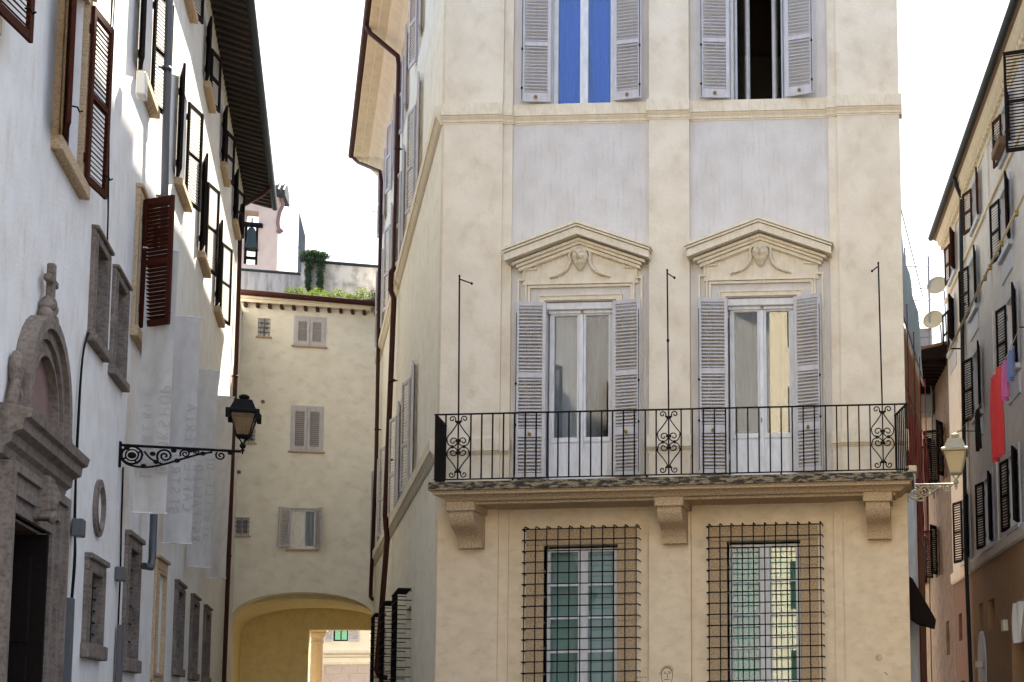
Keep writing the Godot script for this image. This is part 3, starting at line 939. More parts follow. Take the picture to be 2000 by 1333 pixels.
func balcony_railing() -> void:
	var o := thing("balcony_railing", "black wrought iron railing with scroll panels along the stone balcony", "railing", FC)
	var z := 0.88
	var y0 := 5.60
	var y1 := 6.735
	var xl := 0.27
	var xr := 8.37
	for q in [[y1, 0.02, 0.012], [y0, 0.016, 0.01]]:
		var s := tool()
		cbx(s, xl - 0.02, xr + 0.02, q[0] - q[2], q[0] + q[2], z - q[1], z + q[1], 0.004)
		part("rail", s, M.iron_brown, o)
		for e in [[xl, -0.16], [xr, -0.24]]:
			s = tool()
			tube(s, [Vector3(e[0], q[0], z), Vector3(e[0] + e[1], q[0], -0.05)], q[1], 6)
			part("rail", s, M.iron_brown, o)
	var bar := func(x: float, zz: float) -> void:
		var k := tool()
		cbx(k, x - 0.0115, x + 0.0115, y0, y1, zz - 0.0115, zz + 0.0115, 0.003)
		part("bar", k, M.iron_brown, o)
	var centres := [0.66, 4.275, 7.95]
	for c in centres:
		bar.call(c - 0.215, z)
		bar.call(c + 0.215, z)
		bar.call(c, z)
		scroll_panel(o, c, y0, y1 - y0, z)
	for g_ in [[0.875, 4.06], [4.49, 7.735]]:
		for i in range(1, 17):
			bar.call(lerpf(g_[0], g_[1], i / 17.0), z)
	bar.call(xl, z)
	bar.call(xr, z)
	for i in range(1, 7):
		bar.call(xl - 0.16 * i / 7.0, z - 0.93 * i / 7.0)
		bar.call(xr - 0.24 * i / 7.0, z - 0.93 * i / 7.0)
	for i in 5:
		var k := tool()
		var x: float = [0.29, 1.6, 3.9, 6.2, 8.35][i]
		cbx(k, x - 0.014, x + 0.014, 5.52, y0, z - 0.014, z + 0.014, 0.003)
		part("foot", k, M.iron_brown, o)
	# awning rods standing over the railing, each stayed to the wall
	var ends := [[0.66, 9.18, 0.1], [4.275, 9.20, 0.05], [7.95, 9.24, -0.5]]
	var says := ["thin upright awning rod on railing in front of left cream pilaster", "thin upright awning rod on railing between the two balcony doors", "thin upright awning rod on railing nearest the right corner"]
	for i in 3:
		var e = ends[i]
		var rod := thing("awning_rod", says[i], "rod", FC, "awning rods over the balcony")
		var s := tool()
		tube(s, [Vector3(e[0], y1 + 0.012, z), Vector3(e[0] - 0.02, e[1], z)], 0.014, 8)
		ball(s, Vector3(e[0] - 0.02, e[1], z), Vector3(0.018, 0.03, 0.018), 5)
		part("post", s, M.iron, rod)
		s = tool()
		tube(s, [Vector3(e[0] - 0.02, e[1] - 0.05, z), Vector3(e[0] + e[2] * 0.3, e[1] + 0.02, 0.42)], 0.012, 6)
		ball(s, Vector3(e[0] + e[2] * 0.3, e[1] + 0.02, 0.42), Vector3(0.022, 0.026, 0.022), 5)
		part("stay", s, M.iron, rod)
		if i == 1:
			s = tool()
			lathe(s, [Vector2(0.0, -0.02), Vector2(0.024, -0.02), Vector2(0.024, 0.02), Vector2(0.0, 0.02)], Vector3(e[0] - 0.01, 7.95, z), 8)
			part("joint", s, M.iron, rod)

func grille(label: String, xf: Transform3D, x0: float, x1: float, y0: float, y1: float, nx: int, dy: float, out: float, m: Material) -> void:
	var o := thing("window_grille", label, "grille", xf, "iron window grilles of the corner palace")
	for i in nx:
		var x := lerpf(x0, x1, float(i) / (nx - 1))
		var s := tool()
		tube(s, [Vector3(x, y0 - 0.06, out), Vector3(x, y1 + 0.03, out), Vector3(x, y1 + 0.05, out - 0.02), Vector3(x + 0.008, y1 + 0.045, 0.0)], 0.0105, 6)
		part("bar", s, m, o)
	var y := y1
	while y > y0 - 0.001:
		var s := tool()
		tube(s, [Vector3(x0 - 0.035, y - 0.005, 0.0), Vector3(x0 - 0.04, y, out - 0.01), Vector3(x0 - 0.02, y, out + 0.016), Vector3(x1 + 0.02, y, out + 0.016), Vector3(x1 + 0.04, y, out - 0.01), Vector3(x1 + 0.035, y - 0.005, 0.0)], 0.0105, 6)
		part("bar", s, m, o)
		y -= dy

func front_grilles() -> void:
	var back := Transform3D(Basis.IDENTITY, Vector3(0, 0, -0.10))
	grille("black iron lattice grille over the ground window with white curtains", FC * back, 1.57, 3.54, 0.8, 4.815, 11, 0.1945, 0.20, M.iron)
	grille("black iron lattice grille over the ground window with teal curtains", FC * back, 4.82, 6.785, 0.8, 4.795, 11, 0.1945, 0.20, M.iron)
	grille("iron grille on the lane flank nearest the palace corner", SD, -6.1, -4.7, 1.0, 4.2, 9, 0.2, 0.28, M.iron)
	grille("iron grille on the lane flank beside the brown downpipe", SD, -10.1, -8.7, 1.0, 4.25, 9, 0.2, 0.28, M.iron)
	grille("iron grille on the lane flank closest to the archway", SD, -14.1, -12.7, 1.0, 4.25, 9, 0.2, 0.28, M.iron)

# ---------------------------------------------------------------- the white palace on the left
func white_palazzo() -> void:
	var b := thing("white_palazzo", "long white palace lining the lane with stone portal and dark louvred shutters", "building", L2)
	var near := L2.affine_inverse() * L1
	var I := Transform3D.IDENTITY
	var top := 16.75
	# near stretch: portal, small ground windows, plain upper windows
	var h1 := [[-11.75, -10.0, 0.0, 3.74], [-7.68, -6.82, 2.62, 3.56], [-4.78, -3.88, 2.55, 4.22], [-8.22, -7.40, 6.55, 7.80], [-6.72, -5.88, 6.48, 7.78], [-10.55, -9.35, 8.15, 10.4], [-5.1, -3.95, 7.5, 9.5], [-14.9, -13.6, 8.15, 10.4]]
	# far stretch: sunlit row and attic row
	var h2 := []
	var row := [-5.0, -0.75, 3.35, 7.35]
	for x in row:
		if x > 0.0:
			h2.append([x - 0.55, x + 0.55, 11.3, 13.25])
		else:
			h1.append([x - 0.55, x + 0.55, 11.3, 13.25])
	for x in [3.2, 7.6, 11.6]:
		h2.append([x - 0.5, x + 0.5, 14.95, 16.2])
	h1.append([-0.9 - 0.5, -0.9 + 0.5, 14.95, 16.2])
	var low2 := [[0.82, 1.95, 2.6, 4.08], [3.85, 4.95, 2.6, 4.08], [6.85, 7.95, 2.6, 4.08]]
	h2.append_array(low2)
	var s := tool()
	wall(s, -22.0, 0.0, 0, top, h1, 0.0, 0.10)
	part("near_wall", s, M.white_wall, b, near)
	s = tool()
	wall(s, 0.0, 14.8, 0, top, h2, 0.0, 0.10)
	part("far_wall", s, M.white_wall, b)
	s = tool()
	bx(s, 14.8, 16.6, 0, 13.9, -3, -0.02)
	part("end_wall", s, M.white_wall, b)
	s = tool()
	quad(s, Vector3(14.8, 0, 0), Vector3(14.8, 0, -9), Vector3(14.8, top, -9), Vector3(14.8, top, 0))
	quad(s, Vector3(14.8, 0, -9), Vector3(-22, 0, -9), Vector3(-22, top, -9), Vector3(14.8, top, -9))
	var corner: Vector3 = near * Vector3(-22, 0, 0)
	quad(s, corner, corner + Vector3(0, top, 0), Vector3(-22, top, -9), Vector3(-22, 0, -9))
	part("rear_wall", s, M.white_wall, b)
	s = tool()
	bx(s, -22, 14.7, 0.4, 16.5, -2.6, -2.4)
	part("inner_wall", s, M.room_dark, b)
	# eaves: boarded overhang on rafters with a dark gutter
	s = tool()
	for f in [[b, I, 0.0, 15.0], [b, near, -22.0, 0.0]]:
		s = tool()
		mould(s, [Vector2(-9.3, 19.6), Vector2(0.74, 16.90), Vector2(0.74, 16.84), Vector2(-0.02, 17.0), Vector2(-9.3, 19.5)], f[2], f[3])
		part("roof", s, M.tile, b, f[1])
		s = tool()
		bx(s, f[2], f[3], 16.6, 17.02, -0.3, 0.03)
		part("eaves_board", s, M.trim, b, f[1])
		s = tool()
		tube(s, [Vector3(f[2], 16.83, 0.82), Vector3(f[3] + 0.05, 16.83, 0.82)], 0.085, 12)
		part("gutter", s, M.gutter_dark, b, f[1])
	var rm := tool()
	mould(rm, [Vector2(-0.2, 16.92), Vector2(0.72, 16.76), Vector2(0.76, 16.80), Vector2(0.74, 16.87), Vector2(-0.2, 17.03)], -0.055, 0.055)
	rm.generate_normals()
	var rmesh := rm.commit()
	for i in 48:
		put("rafter", rmesh, M.rafter, b, Transform3D(Basis.IDENTITY, Vector3(0.1 + i * 0.315, 0, 0)))
	for i in 18:
		put("rafter", rmesh, M.rafter, b, near * Transform3D(Basis.IDENTITY, Vector3(-0.2 - i * 0.315, 0, 0)))
	# shuttered windows of the sunlit row and of the attic
	for x in row:
		var xf := I if x > 0.0 else near
		window_with_shutters(b, xf, x, 0.55, 11.3, 13.25, 0.56, 168.0, 161.0, M.dark_wood)
	for q in [[-0.9, near], [3.2, I], [7.6, I], [11.6, I]]:
		window_with_shutters(b, q[1], q[0], 0.5, 14.95, 16.2, 0.5, 168.0, 163.0, M.dark_wood)
	# brown shutters of the shaded row
	brown_window(b, near, -10.55, -9.35, 8.15, 10.4, 166.0, 169.0)
	brown_window(b, near, -5.1, -3.95, 7.5, 9.5, 130.0, 166.0)
	brown_window(b, near, -14.9, -13.6, 8.15, 10.4, 165.0, 166.0)
	# plain stone-framed windows
	for q in [[near, -8.22, -7.40, 6.55, 7.80, 0.13], [near, -6.72, -5.88, 6.48, 7.78, 0.12], [near, -7.68, -6.82, 2.62, 3.56, 0.19], [near, -4.78, -3.88, 2.55, 4.22, 0.2], [I, 0.82, 1.95, 2.6, 4.08, 0.15], [I, 3.85, 4.95, 2.6, 4.08, 0.15], [I, 6.85, 7.95, 2.6, 4.08, 0.15]]:
		s = tool()
		surround(s, q[1], q[2], q[3], q[4], q[5], 0.05)
		for e in [[q[1], q[1] + 0.012], [q[2] - 0.012, q[2]]]:
			bx(s, e[0], e[1], q[3], q[4], -0.14, 0.049)
		bx(s, q[1], q[2], q[4] - 0.012, q[4] + 0.0005, -0.14, 0.048)
		part("stone_frame", s, M.stone, b, q[0])
		var xm: float = (q[1] + q[2]) * 0.5
		casement(b, q[0], q[1], q[2], q[3], q[4], -0.13, [[q[1] + 0.06, xm - 0.03, q[3] + 0.06, q[4] - 0.06], [xm + 0.03, q[2] - 0.06, q[3] + 0.06, q[4] - 0.06]], M.dark_wood, M.glass)
		if q[3] < 5.0:
			s = tool()
			for i in 4:
				var x: float = lerpf(q[1], q[2], (i + 1) / 5.0)
				tube(s, [Vector3(x, q[3], -0.05), Vector3(x, q[4], -0.05)], 0.01, 6)
			for i in 5:
				var y: float = lerpf(q[3], q[4], (i + 1) / 6.0)
				tube(s, [Vector3(q[1], y, -0.035), Vector3(q[2], y, -0.035)], 0.01, 6)
			part("window_bars", s, M.iron, b, q[0])
	# blind window and oval frame in plaster and stone
	s = tool()
	band(s, [Vector2(-1.93, 2.3), Vector2(-1.93, 4.28), Vector2(-0.83, 4.28), Vector2(-0.83, 2.3), Vector2(-1.93, 2.3)], 0.15, -0.02, 0.045)
	band(s, [Vector2(-1.80, 2.4), Vector2(-1.80, 4.15), Vector2(-0.96, 4.15), Vector2(-0.96, 2.4), Vector2(-1.80, 2.4)], 0.05, -0.02, 0.065)
	cbx(s, -2.03, -0.73, 4.36, 4.42, -0.02, 0.09, 0.01)
	part("blind_window", s, M.stone_pale, b, near)
	s = tool()
	var oval := []
	for i in 41:
		oval.append(Vector2(-7.16 + cos(TAU * i / 40.0) * 0.31, 4.45 + sin(TAU * i / 40.0) * 0.34))
	band(s, oval, 0.09, -0.02, 0.04)
	var inner := []
	for i in 41:
		inner.append(Vector2(-7.16 + cos(TAU * i / 40.0) * 0.27, 4.45 + sin(TAU * i / 40.0) * 0.30))
	band(s, inner, 0.03, -0.02, 0.055)
	part("oval_frame", s, M.stone, b, near)
	portal(b, near)

func window_with_shutters(b: Node3D, xf: Transform3D, x: float, half: float, y0: float, y1: float, w: float, turn_near: float, turn_far: float, m: Material) -> void:
	casement(b, xf, x - half, x + half, y0, y1, -0.14, [[x - half + 0.06, x - 0.03, y0 + 0.07, y1 - 0.07], [x + 0.03, x + half - 0.06, y0 + 0.07, y1 - 0.07]], M.dark_wood, M.glass)
	var ym := (y0 + y1) * 0.5
	var fields := [[y0 + 0.08, ym - 0.03], [ym + 0.03, y1 - 0.08]]
	shutter(b, xf, x - half, 0.03, y0, y1, w, 1, turn_near, fields, m, 0.06, false, 0.055)
	shutter(b, xf, x + half, 0.03, y0, y1, w, -1, turn_far, fields, m, 0.06, false, 0.055)
	var s := tool()
	cbx(s, x - half - 0.18, x + half + 0.18, y0 - 0.16, y0 - 0.02, -0.05, 0.14, 0.015)
	part("sill", s, M.stone_pale, b, xf)

func brown_window(b: Node3D, xf: Transform3D, x0: float, x1: float, y0: float, y1: float, t0: float, t1: float) -> void:
	var s := tool()
	surround(s, x0, x1, y0, y1, 0.17, 0.06)
	part("stone_frame", s, M.stone_pale, b, xf)
	var xm := (x0 + x1) * 0.5
	casement(b, xf, x0, x1, y0, y1, -0.14, [[x0 + 0.08, xm - 0.05, y0 + 0.08, y1 - 0.08], [xm + 0.05, x1 - 0.08, y0 + 0.08, y1 - 0.08]], M.brown_wood, M.glass)
	var ym := (y0 + y1) * 0.5
	var fields := [[y0 + 0.1, ym - 0.04], [ym + 0.04, y1 - 0.1]]
	for q in [[x0, 1, t0], [x1, -1, t1]]:
		var leaf := shutter(b, xf, q[0], 0.09, y0, y1, (x1 - x0) * 0.5, q[1], q[2], fields, M.brown_wood, 0.062, true, 0.075)
		s = tool()
		tube(s, [Vector3(0.45, y0 + 0.25, -0.03), Vector3(0.45, y0 + 0.25, -0.08), Vector3(0.45, y0 + 0.20, -0.10), Vector3(0.45, y0 + 0.22, -0.13)], 0.01, 6)
		part("hook", s, M.iron, leaf)

func portal(b: Node3D, xf: Transform3D) -> void:
	var x0 := -11.75
	var x1 := -10.0
	var top := 3.74
	var s := tool()
	for q in [[0.0, 0.16, 0.05], [0.16, 0.36, 0.09], [0.36, 0.46, 0.13]]:
		band(s, [Vector2(x0 - (q[0] + q[1]) * 0.5, 0), Vector2(x0 - (q[0] + q[1]) * 0.5, top + (q[0] + q[1]) * 0.5), Vector2(x1 + (q[0] + q[1]) * 0.5, top + (q[0] + q[1]) * 0.5), Vector2(x1 + (q[0] + q[1]) * 0.5, 0)], q[1] - q[0], -0.05, q[2])
	var p := part("portal", s, M.stone, b, xf)
	s = tool()
	mould(s, [Vector2(-0.05, 4.21), Vector2(0.08, 4.21), Vector2(0.10, 4.29), Vector2(0.15, 4.33), Vector2(0.16, 4.42), Vector2(0.24, 4.46), Vector2(0.25, 4.56), Vector2(0.30, 4.58), Vector2(0.32, 4.67), Vector2(-0.05, 4.72)], -12.5, -9.66)
	part("hood", s, M.stone, p)
	s = tool()
	cbx(s, -11.0, -10.75, 3.78, 4.25, 0.0, 0.2, 0.02)
	ball(s, Vector3(-10.87, 4.02, 0.2), Vector3(0.1, 0.16, 0.06), 7)
	ball(s, Vector3(-10.87, 3.82, 0.2), Vector3(0.06, 0.08, 0.05), 6)
	part("keystone", s, M.stone, p)
	# dark wood leaves added along the jambs to carry the shade of the opening
	s = tool()
	for k in 2:
		var xd: float = x0 + 0.02 if k == 0 else x1 - 0.08
		bx(s, xd, xd + 0.06, 0, top - 0.02, -1.05, 0.02)
		for j in 3:
			cbx(s, xd - 0.02, xd + 0.08, 0.2 + j * 1.15, 1.2 + j * 1.15, -0.9, -0.12, 0.015)
	part("door", s, M.dark_wood, p)
	s = tool()
	bx(s, x0 - 0.4, x1 + 0.4, top, top + 0.1, -2.4, -0.11)
	bx(s, x0 - 0.5, x0, 0, top, -2.4, -0.11)
	bx(s, x1, x1 + 0.5, 0, top, -2.4, -0.11)
	part("entrance_passage", s, M.room_dark, p)
	# arched niche over the hood with moulded rings, side scrolls and a cross
	s = tool()
	var arc := func(r: float, yy: float) -> Array:
		var out := [Vector2(-10.87 - r, 4.6)]
		for i in 17:
			var a := PI - PI * i / 16.0
			out.append(Vector2(-10.87 + cos(a) * r, yy + sin(a) * r))
		out.append(Vector2(-10.87 + r, 4.6))
		return out
	band(s, arc.call(0.98, 4.95), 0.13, -0.02, 0.16)
	band(s, arc.call(0.86, 4.95), 0.12, -0.02, 0.11)
	band(s, arc.call(0.72, 4.95), 0.13, -0.02, 0.07)
	band(s, arc.call(0.64, 4.95), 0.04, -0.02, 0.1)
	part("niche_arch", s, M.stone, p)
	s = tool()
	var disc := PackedVector2Array()
	for q in arc.call(0.66, 4.95):
		disc.append(q)
	prism(s, disc, -0.02, 0.012)
	part("niche_back", s, M.mauve_wall, p)
	s = tool()
	for sd in [-1, 1]:
		var line := []
		for q in spiral(Vector2(-10.87 + sd * 1.2, 4.82), 0.03, 0.17, 0.0, sd * TAU * 1.4, 24):
			line.append(Vector3(q.x, q.y, 0.07))
		line.append(Vector3(-10.87 + sd * 1.08, 5.25, 0.07))
		tube(s, line, 0.05, 6)
		ball(s, Vector3(-10.87 + sd * 1.16, 5.15, 0.06), Vector3(0.1, 0.2, 0.07), 6)
	part("side_scroll", s, M.stone, p)
	s = tool()
	for q in [[0.0, 6.02, 0.16, 0.12], [-0.12, 6.0, 0.1, 0.1], [0.12, 6.0, 0.1, 0.1], [0.0, 6.16, 0.1, 0.1], [-0.08, 6.12, 0.07, 0.08], [0.08, 6.12, 0.07, 0.08]]:
		ball(s, Vector3(-10.87 + q[0], q[1], 0.08), Vector3(q[2], q[3], 0.08), 6)
	cbx(s, -10.91, -10.83, 6.2, 6.62, 0.05, 0.13, 0.015)
	cbx(s, -11.05, -10.69, 6.38, 6.46, 0.05, 0.13, 0.015)
	part("cross_finial", s, M.stone, p)

# ---------------------------------------------------------------- the arched house closing the lane
func arch_points(x0: float, x1: float, spring: float, crown: float, n := 20) -> Array:
	var out := []
	for i in n + 1:
		var t := PI - PI * i / n
		out.append(Vector2((x0 + x1) * 0.5 + cos(t) * (x1 - x0) * 0.5, spring + pow(sin(t), 0.8) * (crown - spring)))
	return out

func arched_house() -> void:
	var b := thing("arched_house", "narrow ivory house spanning the lane over a wide flat archway", "building", AR)
	var holes := [[-3.40, -3.06, 13.14, 13.70], [-2.38, -1.55, 12.93, 13.82], [-2.40, -1.54, 9.66, 11.02], [-2.36, -1.67, 6.68, 7.90], [-3.90, -3.46, 7.04, 7.58], [-3.72, -3.38, 9.85, 10.3]]
	var s := tool()
	wall(s, -4.5, 0.9, 5.6, 14.2, holes, 0.0, 0.22)
	part("wall", s, M.ivory, b)
	# lower wall cut by the arch
	s = tool()
	var arch := arch_points(-3.9, 0.03, 4.45, 5.36)
	var poly := PackedVector2Array([Vector2(-4.5, 5.6), Vector2(-4.5, 0), Vector2(-3.9, 0)])
	for p in arch:
		poly.append(p)
	poly.append_array([Vector2(0.03, 0), Vector2(0.9, 0), Vector2(0.9, 5.6)])
	var tr := Geometry2D.triangulate_polygon(poly)
	for i in range(0, tr.size(), 3):
		tri(s, Vector3(poly[tr[i]].x, poly[tr[i]].y, 0), Vector3(poly[tr[i + 1]].x, poly[tr[i + 1]].y, 0), Vector3(poly[tr[i + 2]].x, poly[tr[i + 2]].y, 0))
	var rim := [Vector2(-3.9, 0)]
	rim.append_array(arch)
	rim.append(Vector2(0.03, 0))
	s.set_smooth_group(1)
	for i in rim.size() - 1:
		quad(s, Vector3(rim[i].x, rim[i].y, 0), Vector3(rim[i + 1].x, rim[i + 1].y, 0), Vector3(rim[i + 1].x, rim[i + 1].y, -0.7), Vector3(rim[i].x, rim[i].y, -0.7))
	part("arch_wall", s, M.ivory, b)
	# vault and back wall of the passage
	s = tool()
	var inside := arch_points(-4.3, 0.25, 4.35, 5.22)
	var rim2 := [Vector2(-4.3, 0)]
	rim2.append_array(inside)
	rim2.append(Vector2(0.25, 0))
	s.set_smooth_group(1)
	for i in rim2.size() - 1:
		quad(s, Vector3(rim2[i].x, rim2[i].y, -0.7), Vector3(rim2[i + 1].x, rim2[i + 1].y, -0.7), Vector3(rim2[i + 1].x, rim2[i + 1].y, -4.5), Vector3(rim2[i].x, rim2[i].y, -4.5))
	s.set_smooth_group(-1)
	for i in rim2.size() - 1:
		quad(s, Vector3(rim[i].x, rim[i].y, -0.7), Vector3(rim[i + 1].x, rim[i + 1].y, -0.7), Vector3(rim2[i + 1].x, rim2[i + 1].y, -0.7), Vector3(rim2[i].x, rim2[i].y, -0.7))
	part("passage_vault", s, M.ochre, b)
	s = tool()
	wall(s, -5.0, 1.2, 0, 5.6, [[-2.28, -0.30, 0.0, 4.50]], -4.5, 0.5)
	part("passage_end_wall", s, M.ochre, b)
	s = tool()
	bx(s, -4.6, 0.9, 5.55, 5.7, -6.0, -0.05)
	bx(s, -4.6, 0.9, 14.03, 14.19, -6.0, -0.06)
	bx(s, -4.6, 0.9, 5.7, 14.1, -6.1, -6.0)
	bx(s, -4.5, 0.8, 5.7, 14.1, -2.1, -2.0)
	part("floor_slab", s, M.inside, b)
	# eaves with small brackets and a brown gutter
	s = tool()
	mould(s, [Vector2(-0.05, 14.12), Vector2(0.22, 14.12), Vector2(0.24, 14.2), Vector2(0.30, 14.22), Vector2(0.30, 14.30), Vector2(-0.05, 14.30)], -4.2, 0.35)
	part("eaves_cornice", s, M.trim, b)
	s = tool()
	tube(s, [Vector3(-4.25, 14.37, 0.36), Vector3(0.0, 14.30, 0.36)], 0.09, 12)
	bx(s, -4.2, 0.5, 14.33, 14.43, -1.0, 0.3)
	part("gutter", s, M.pipe_brown, b)
	for i in 11:
		s = tool()
		var x := -3.74 + i * 0.33
		cbx(s, x - 0.045, x + 0.045, 14.0, 14.12, -0.02, 0.2, 0.01)
		part("bracket", s, M.pipe_brown, b)
	# closed shutters
	for q in [[-2.38, -1.55, 12.93, 13.82], [-2.40, -1.54, 9.66, 11.02]]:
		s = tool()
		band(s, [Vector2(q[0], q[2]), Vector2(q[0], q[3]), Vector2(q[1], q[3]), Vector2(q[1], q[2]), Vector2(q[0], q[2])], 0.06, -0.1, 0.02)
		part("window_frame", s, M.shutter, b)
		var xm: float = (q[0] + q[1]) * 0.5
		for k in 2:
			shutter(b, Transform3D.IDENTITY, q[0] + 0.02 if k == 0 else q[1] - 0.02, 0.0, q[2] + 0.03, q[3] - 0.03, xm - q[0] - 0.025, 1 if k == 0 else -1, 0.0, [[q[2] + 0.14, q[3] - 0.14]], M.shutter, 0.062, true, 0.075)
		s = tool()
		cbx(s, q[0] - 0.08, q[1] + 0.08, q[2] - 0.06, q[2] - 0.01, -0.05, 0.06, 0.008)
		part("sill", s, M.stone_pale, b)
	# the open window
	casement(b, Transform3D.IDENTITY, -2.36, -1.67, 6.68, 7.90, -0.12, [[-2.29, -2.04, 6.76, 7.82], [-1.96, -1.72, 6.76, 7.82]], M.white_paint, M.glass)
	shutter(b, Transform3D.IDENTITY, -2.37, 0.02, 6.70, 7.90, 0.36, 1, 140.0, [[6.8, 7.8]], M.shutter, 0.062, true, 0.06)
	shutter(b, Transform3D.IDENTITY, -1.66, 0.02, 6.70, 7.90, 0.36, -1, 122.0, [[6.8, 7.8]], M.shutter, 0.062, true, 0.06)
	s = tool()
	cbx(s, -2.46, -1.57, 6.60, 6.66, -0.05, 0.07, 0.008)
	part("sill", s, M.stone_pale, b)
	s = tool()
	sheet(s, Vector3(-2.0, 7.9, -0.3), Vector3(0.34, 0, 0), 1.2, 3.0, 0.02, Vector3(0, 0, 1))
	part("curtain", s, M.curtain, b)
	# small barred windows
	for q in [[-3.40, -3.06, 13.14, 13.70], [-3.90, -3.46, 7.04, 7.58], [-3.72, -3.38, 9.85, 10.3]]:
		var xm: float = (q[0] + q[1]) * 0.5
		casement(b, Transform3D.IDENTITY, q[0], q[1], q[2], q[3], -0.08, [[q[0] + 0.06, xm - 0.02, q[2] + 0.06, q[3] - 0.06], [xm + 0.02, q[1] - 0.06, q[2] + 0.06, q[3] - 0.06]], M.shutter, M.glass)
		s = tool()
		for i in 3:
			var y: float = lerpf(q[2], q[3], (i + 1) / 4.0)
			tube(s, [Vector3(q[0], y, -0.02), Vector3(q[1], y, -0.02)], 0.012, 6)
		tube(s, [Vector3(xm, q[2], -0.02), Vector3(xm, q[3], -0.02)], 0.012, 6)
		part("window_bars", s, M.pipe_grey, b)
		s = tool()
		cbx(s, q[0] - 0.05, q[1] + 0.05, q[2] - 0.05, q[2] - 0.005, -0.05, 0.05, 0.006)
		part("sill", s, M.stone_pale, b)
	# little vent caps on the plaster
	for q in [[-3.86, 13.80], [-3.2, 11.12], [-3.98, 12.33], [-3.78, 8.95]]:
		s = tool()
		ball(s, Vector3(q[0], q[1], 0.02), Vector3(0.055, 0.055, 0.05), 7)
		part("vent_cap", s, M.stone, b)
	# beyond the passage: a column and a palace front
	var c := thing("travertine_column", "weathered stone column seen through the archway opening", "column", AR)
	s = tool()
	lathe(s, [Vector2(0.21, 0.0), Vector2(0.205, 2.0), Vector2(0.19, 4.18)], Vector3(-2.29, 0, -7.0), 24)
	part("shaft", s, M.stone_pale, c)
	s = tool()
	lathe(s, [Vector2(0.19, 4.18), Vector2(0.22, 4.2), Vector2(0.22, 4.24), Vector2(0.195, 4.26), Vector2(0.195, 4.38), Vector2(0.22, 4.40), Vector2(0.27, 4.5), Vector2(0.27, 4.56), Vector2(0.0, 4.56)], Vector3(-2.29, 0, -7.0), 24)
	cbx(s, -2.59, -1.99, 4.56, 4.68, -7.3, -6.7, 0.02)
	part("capital", s, M.stone_pale, c)
	var f := thing("courtyard_palace", "pale palace front with stone blocks seen through the archway", "building", AR)
	s = tool()
	wall(s, -9, 6, 0, 6.9, [[-2.48, -1.94, 4.62, 6.2]], -14.0, 0.3)
	part("wall", s, M.opposite, f)
	casement(f, Transform3D.IDENTITY, -2.48, -1.94, 4.62, 6.2, -14.15, [[-2.43, -2.23, 4.68, 6.1], [-2.19, -1.99, 4.68, 6.1]], M.dark_wood, M.glass)
	s = tool()
	bx(s, -2.6, -1.8, 4.5, 6.3, -15.0, -14.9)
	part("room_wall", s, M.curtain_teal, f)
	shutter(f, Transform3D.IDENTITY, -2.49, -13.97, 4.62, 6.2, 0.27, 1, 176.0, [[4.7, 6.1]], M.shutter, 0.07, true, 0.05)
	shutter(f, Transform3D.IDENTITY, -1.93, -13.97, 4.62, 6.2, 0.4, -1, 176.0, [[4.7, 6.1]], M.shutter, 0.07, true, 0.05)
	for q in [[4.24, 0.16, 0.10], [4.06, 0.10, 0.06], [3.78, 0.14, 0.08]]:
		s = tool()
		mould(s, [Vector2(-14.1, q[0]), Vector2(-14.0 + q[2], q[0]), Vector2(-14.0 + q[2], q[0] - q[1] * 0.6), Vector2(-14.0 + q[2] * 0.4, q[0] - q[1]), Vector2(-14.1, q[0] - q[1])], -9, 6)
		part("string_course", s, M.trim, f)
	var bm := tool()
	cbx(bm, 0.008, 0.562, 0.008, 0.322, -0.02, 0.03, 0.012)
	bm.generate_normals()
	var bmesh := bm.commit()
	for j in 4:
		for i in 9:
			put("stone_block", bmesh, M.pink_stone, f, Transform3D(Basis.IDENTITY, Vector3(-5.0 + i * 0.57 + (0.28 if j % 2 else 0.0), 3.30 - j * 0.33, -14.0)))

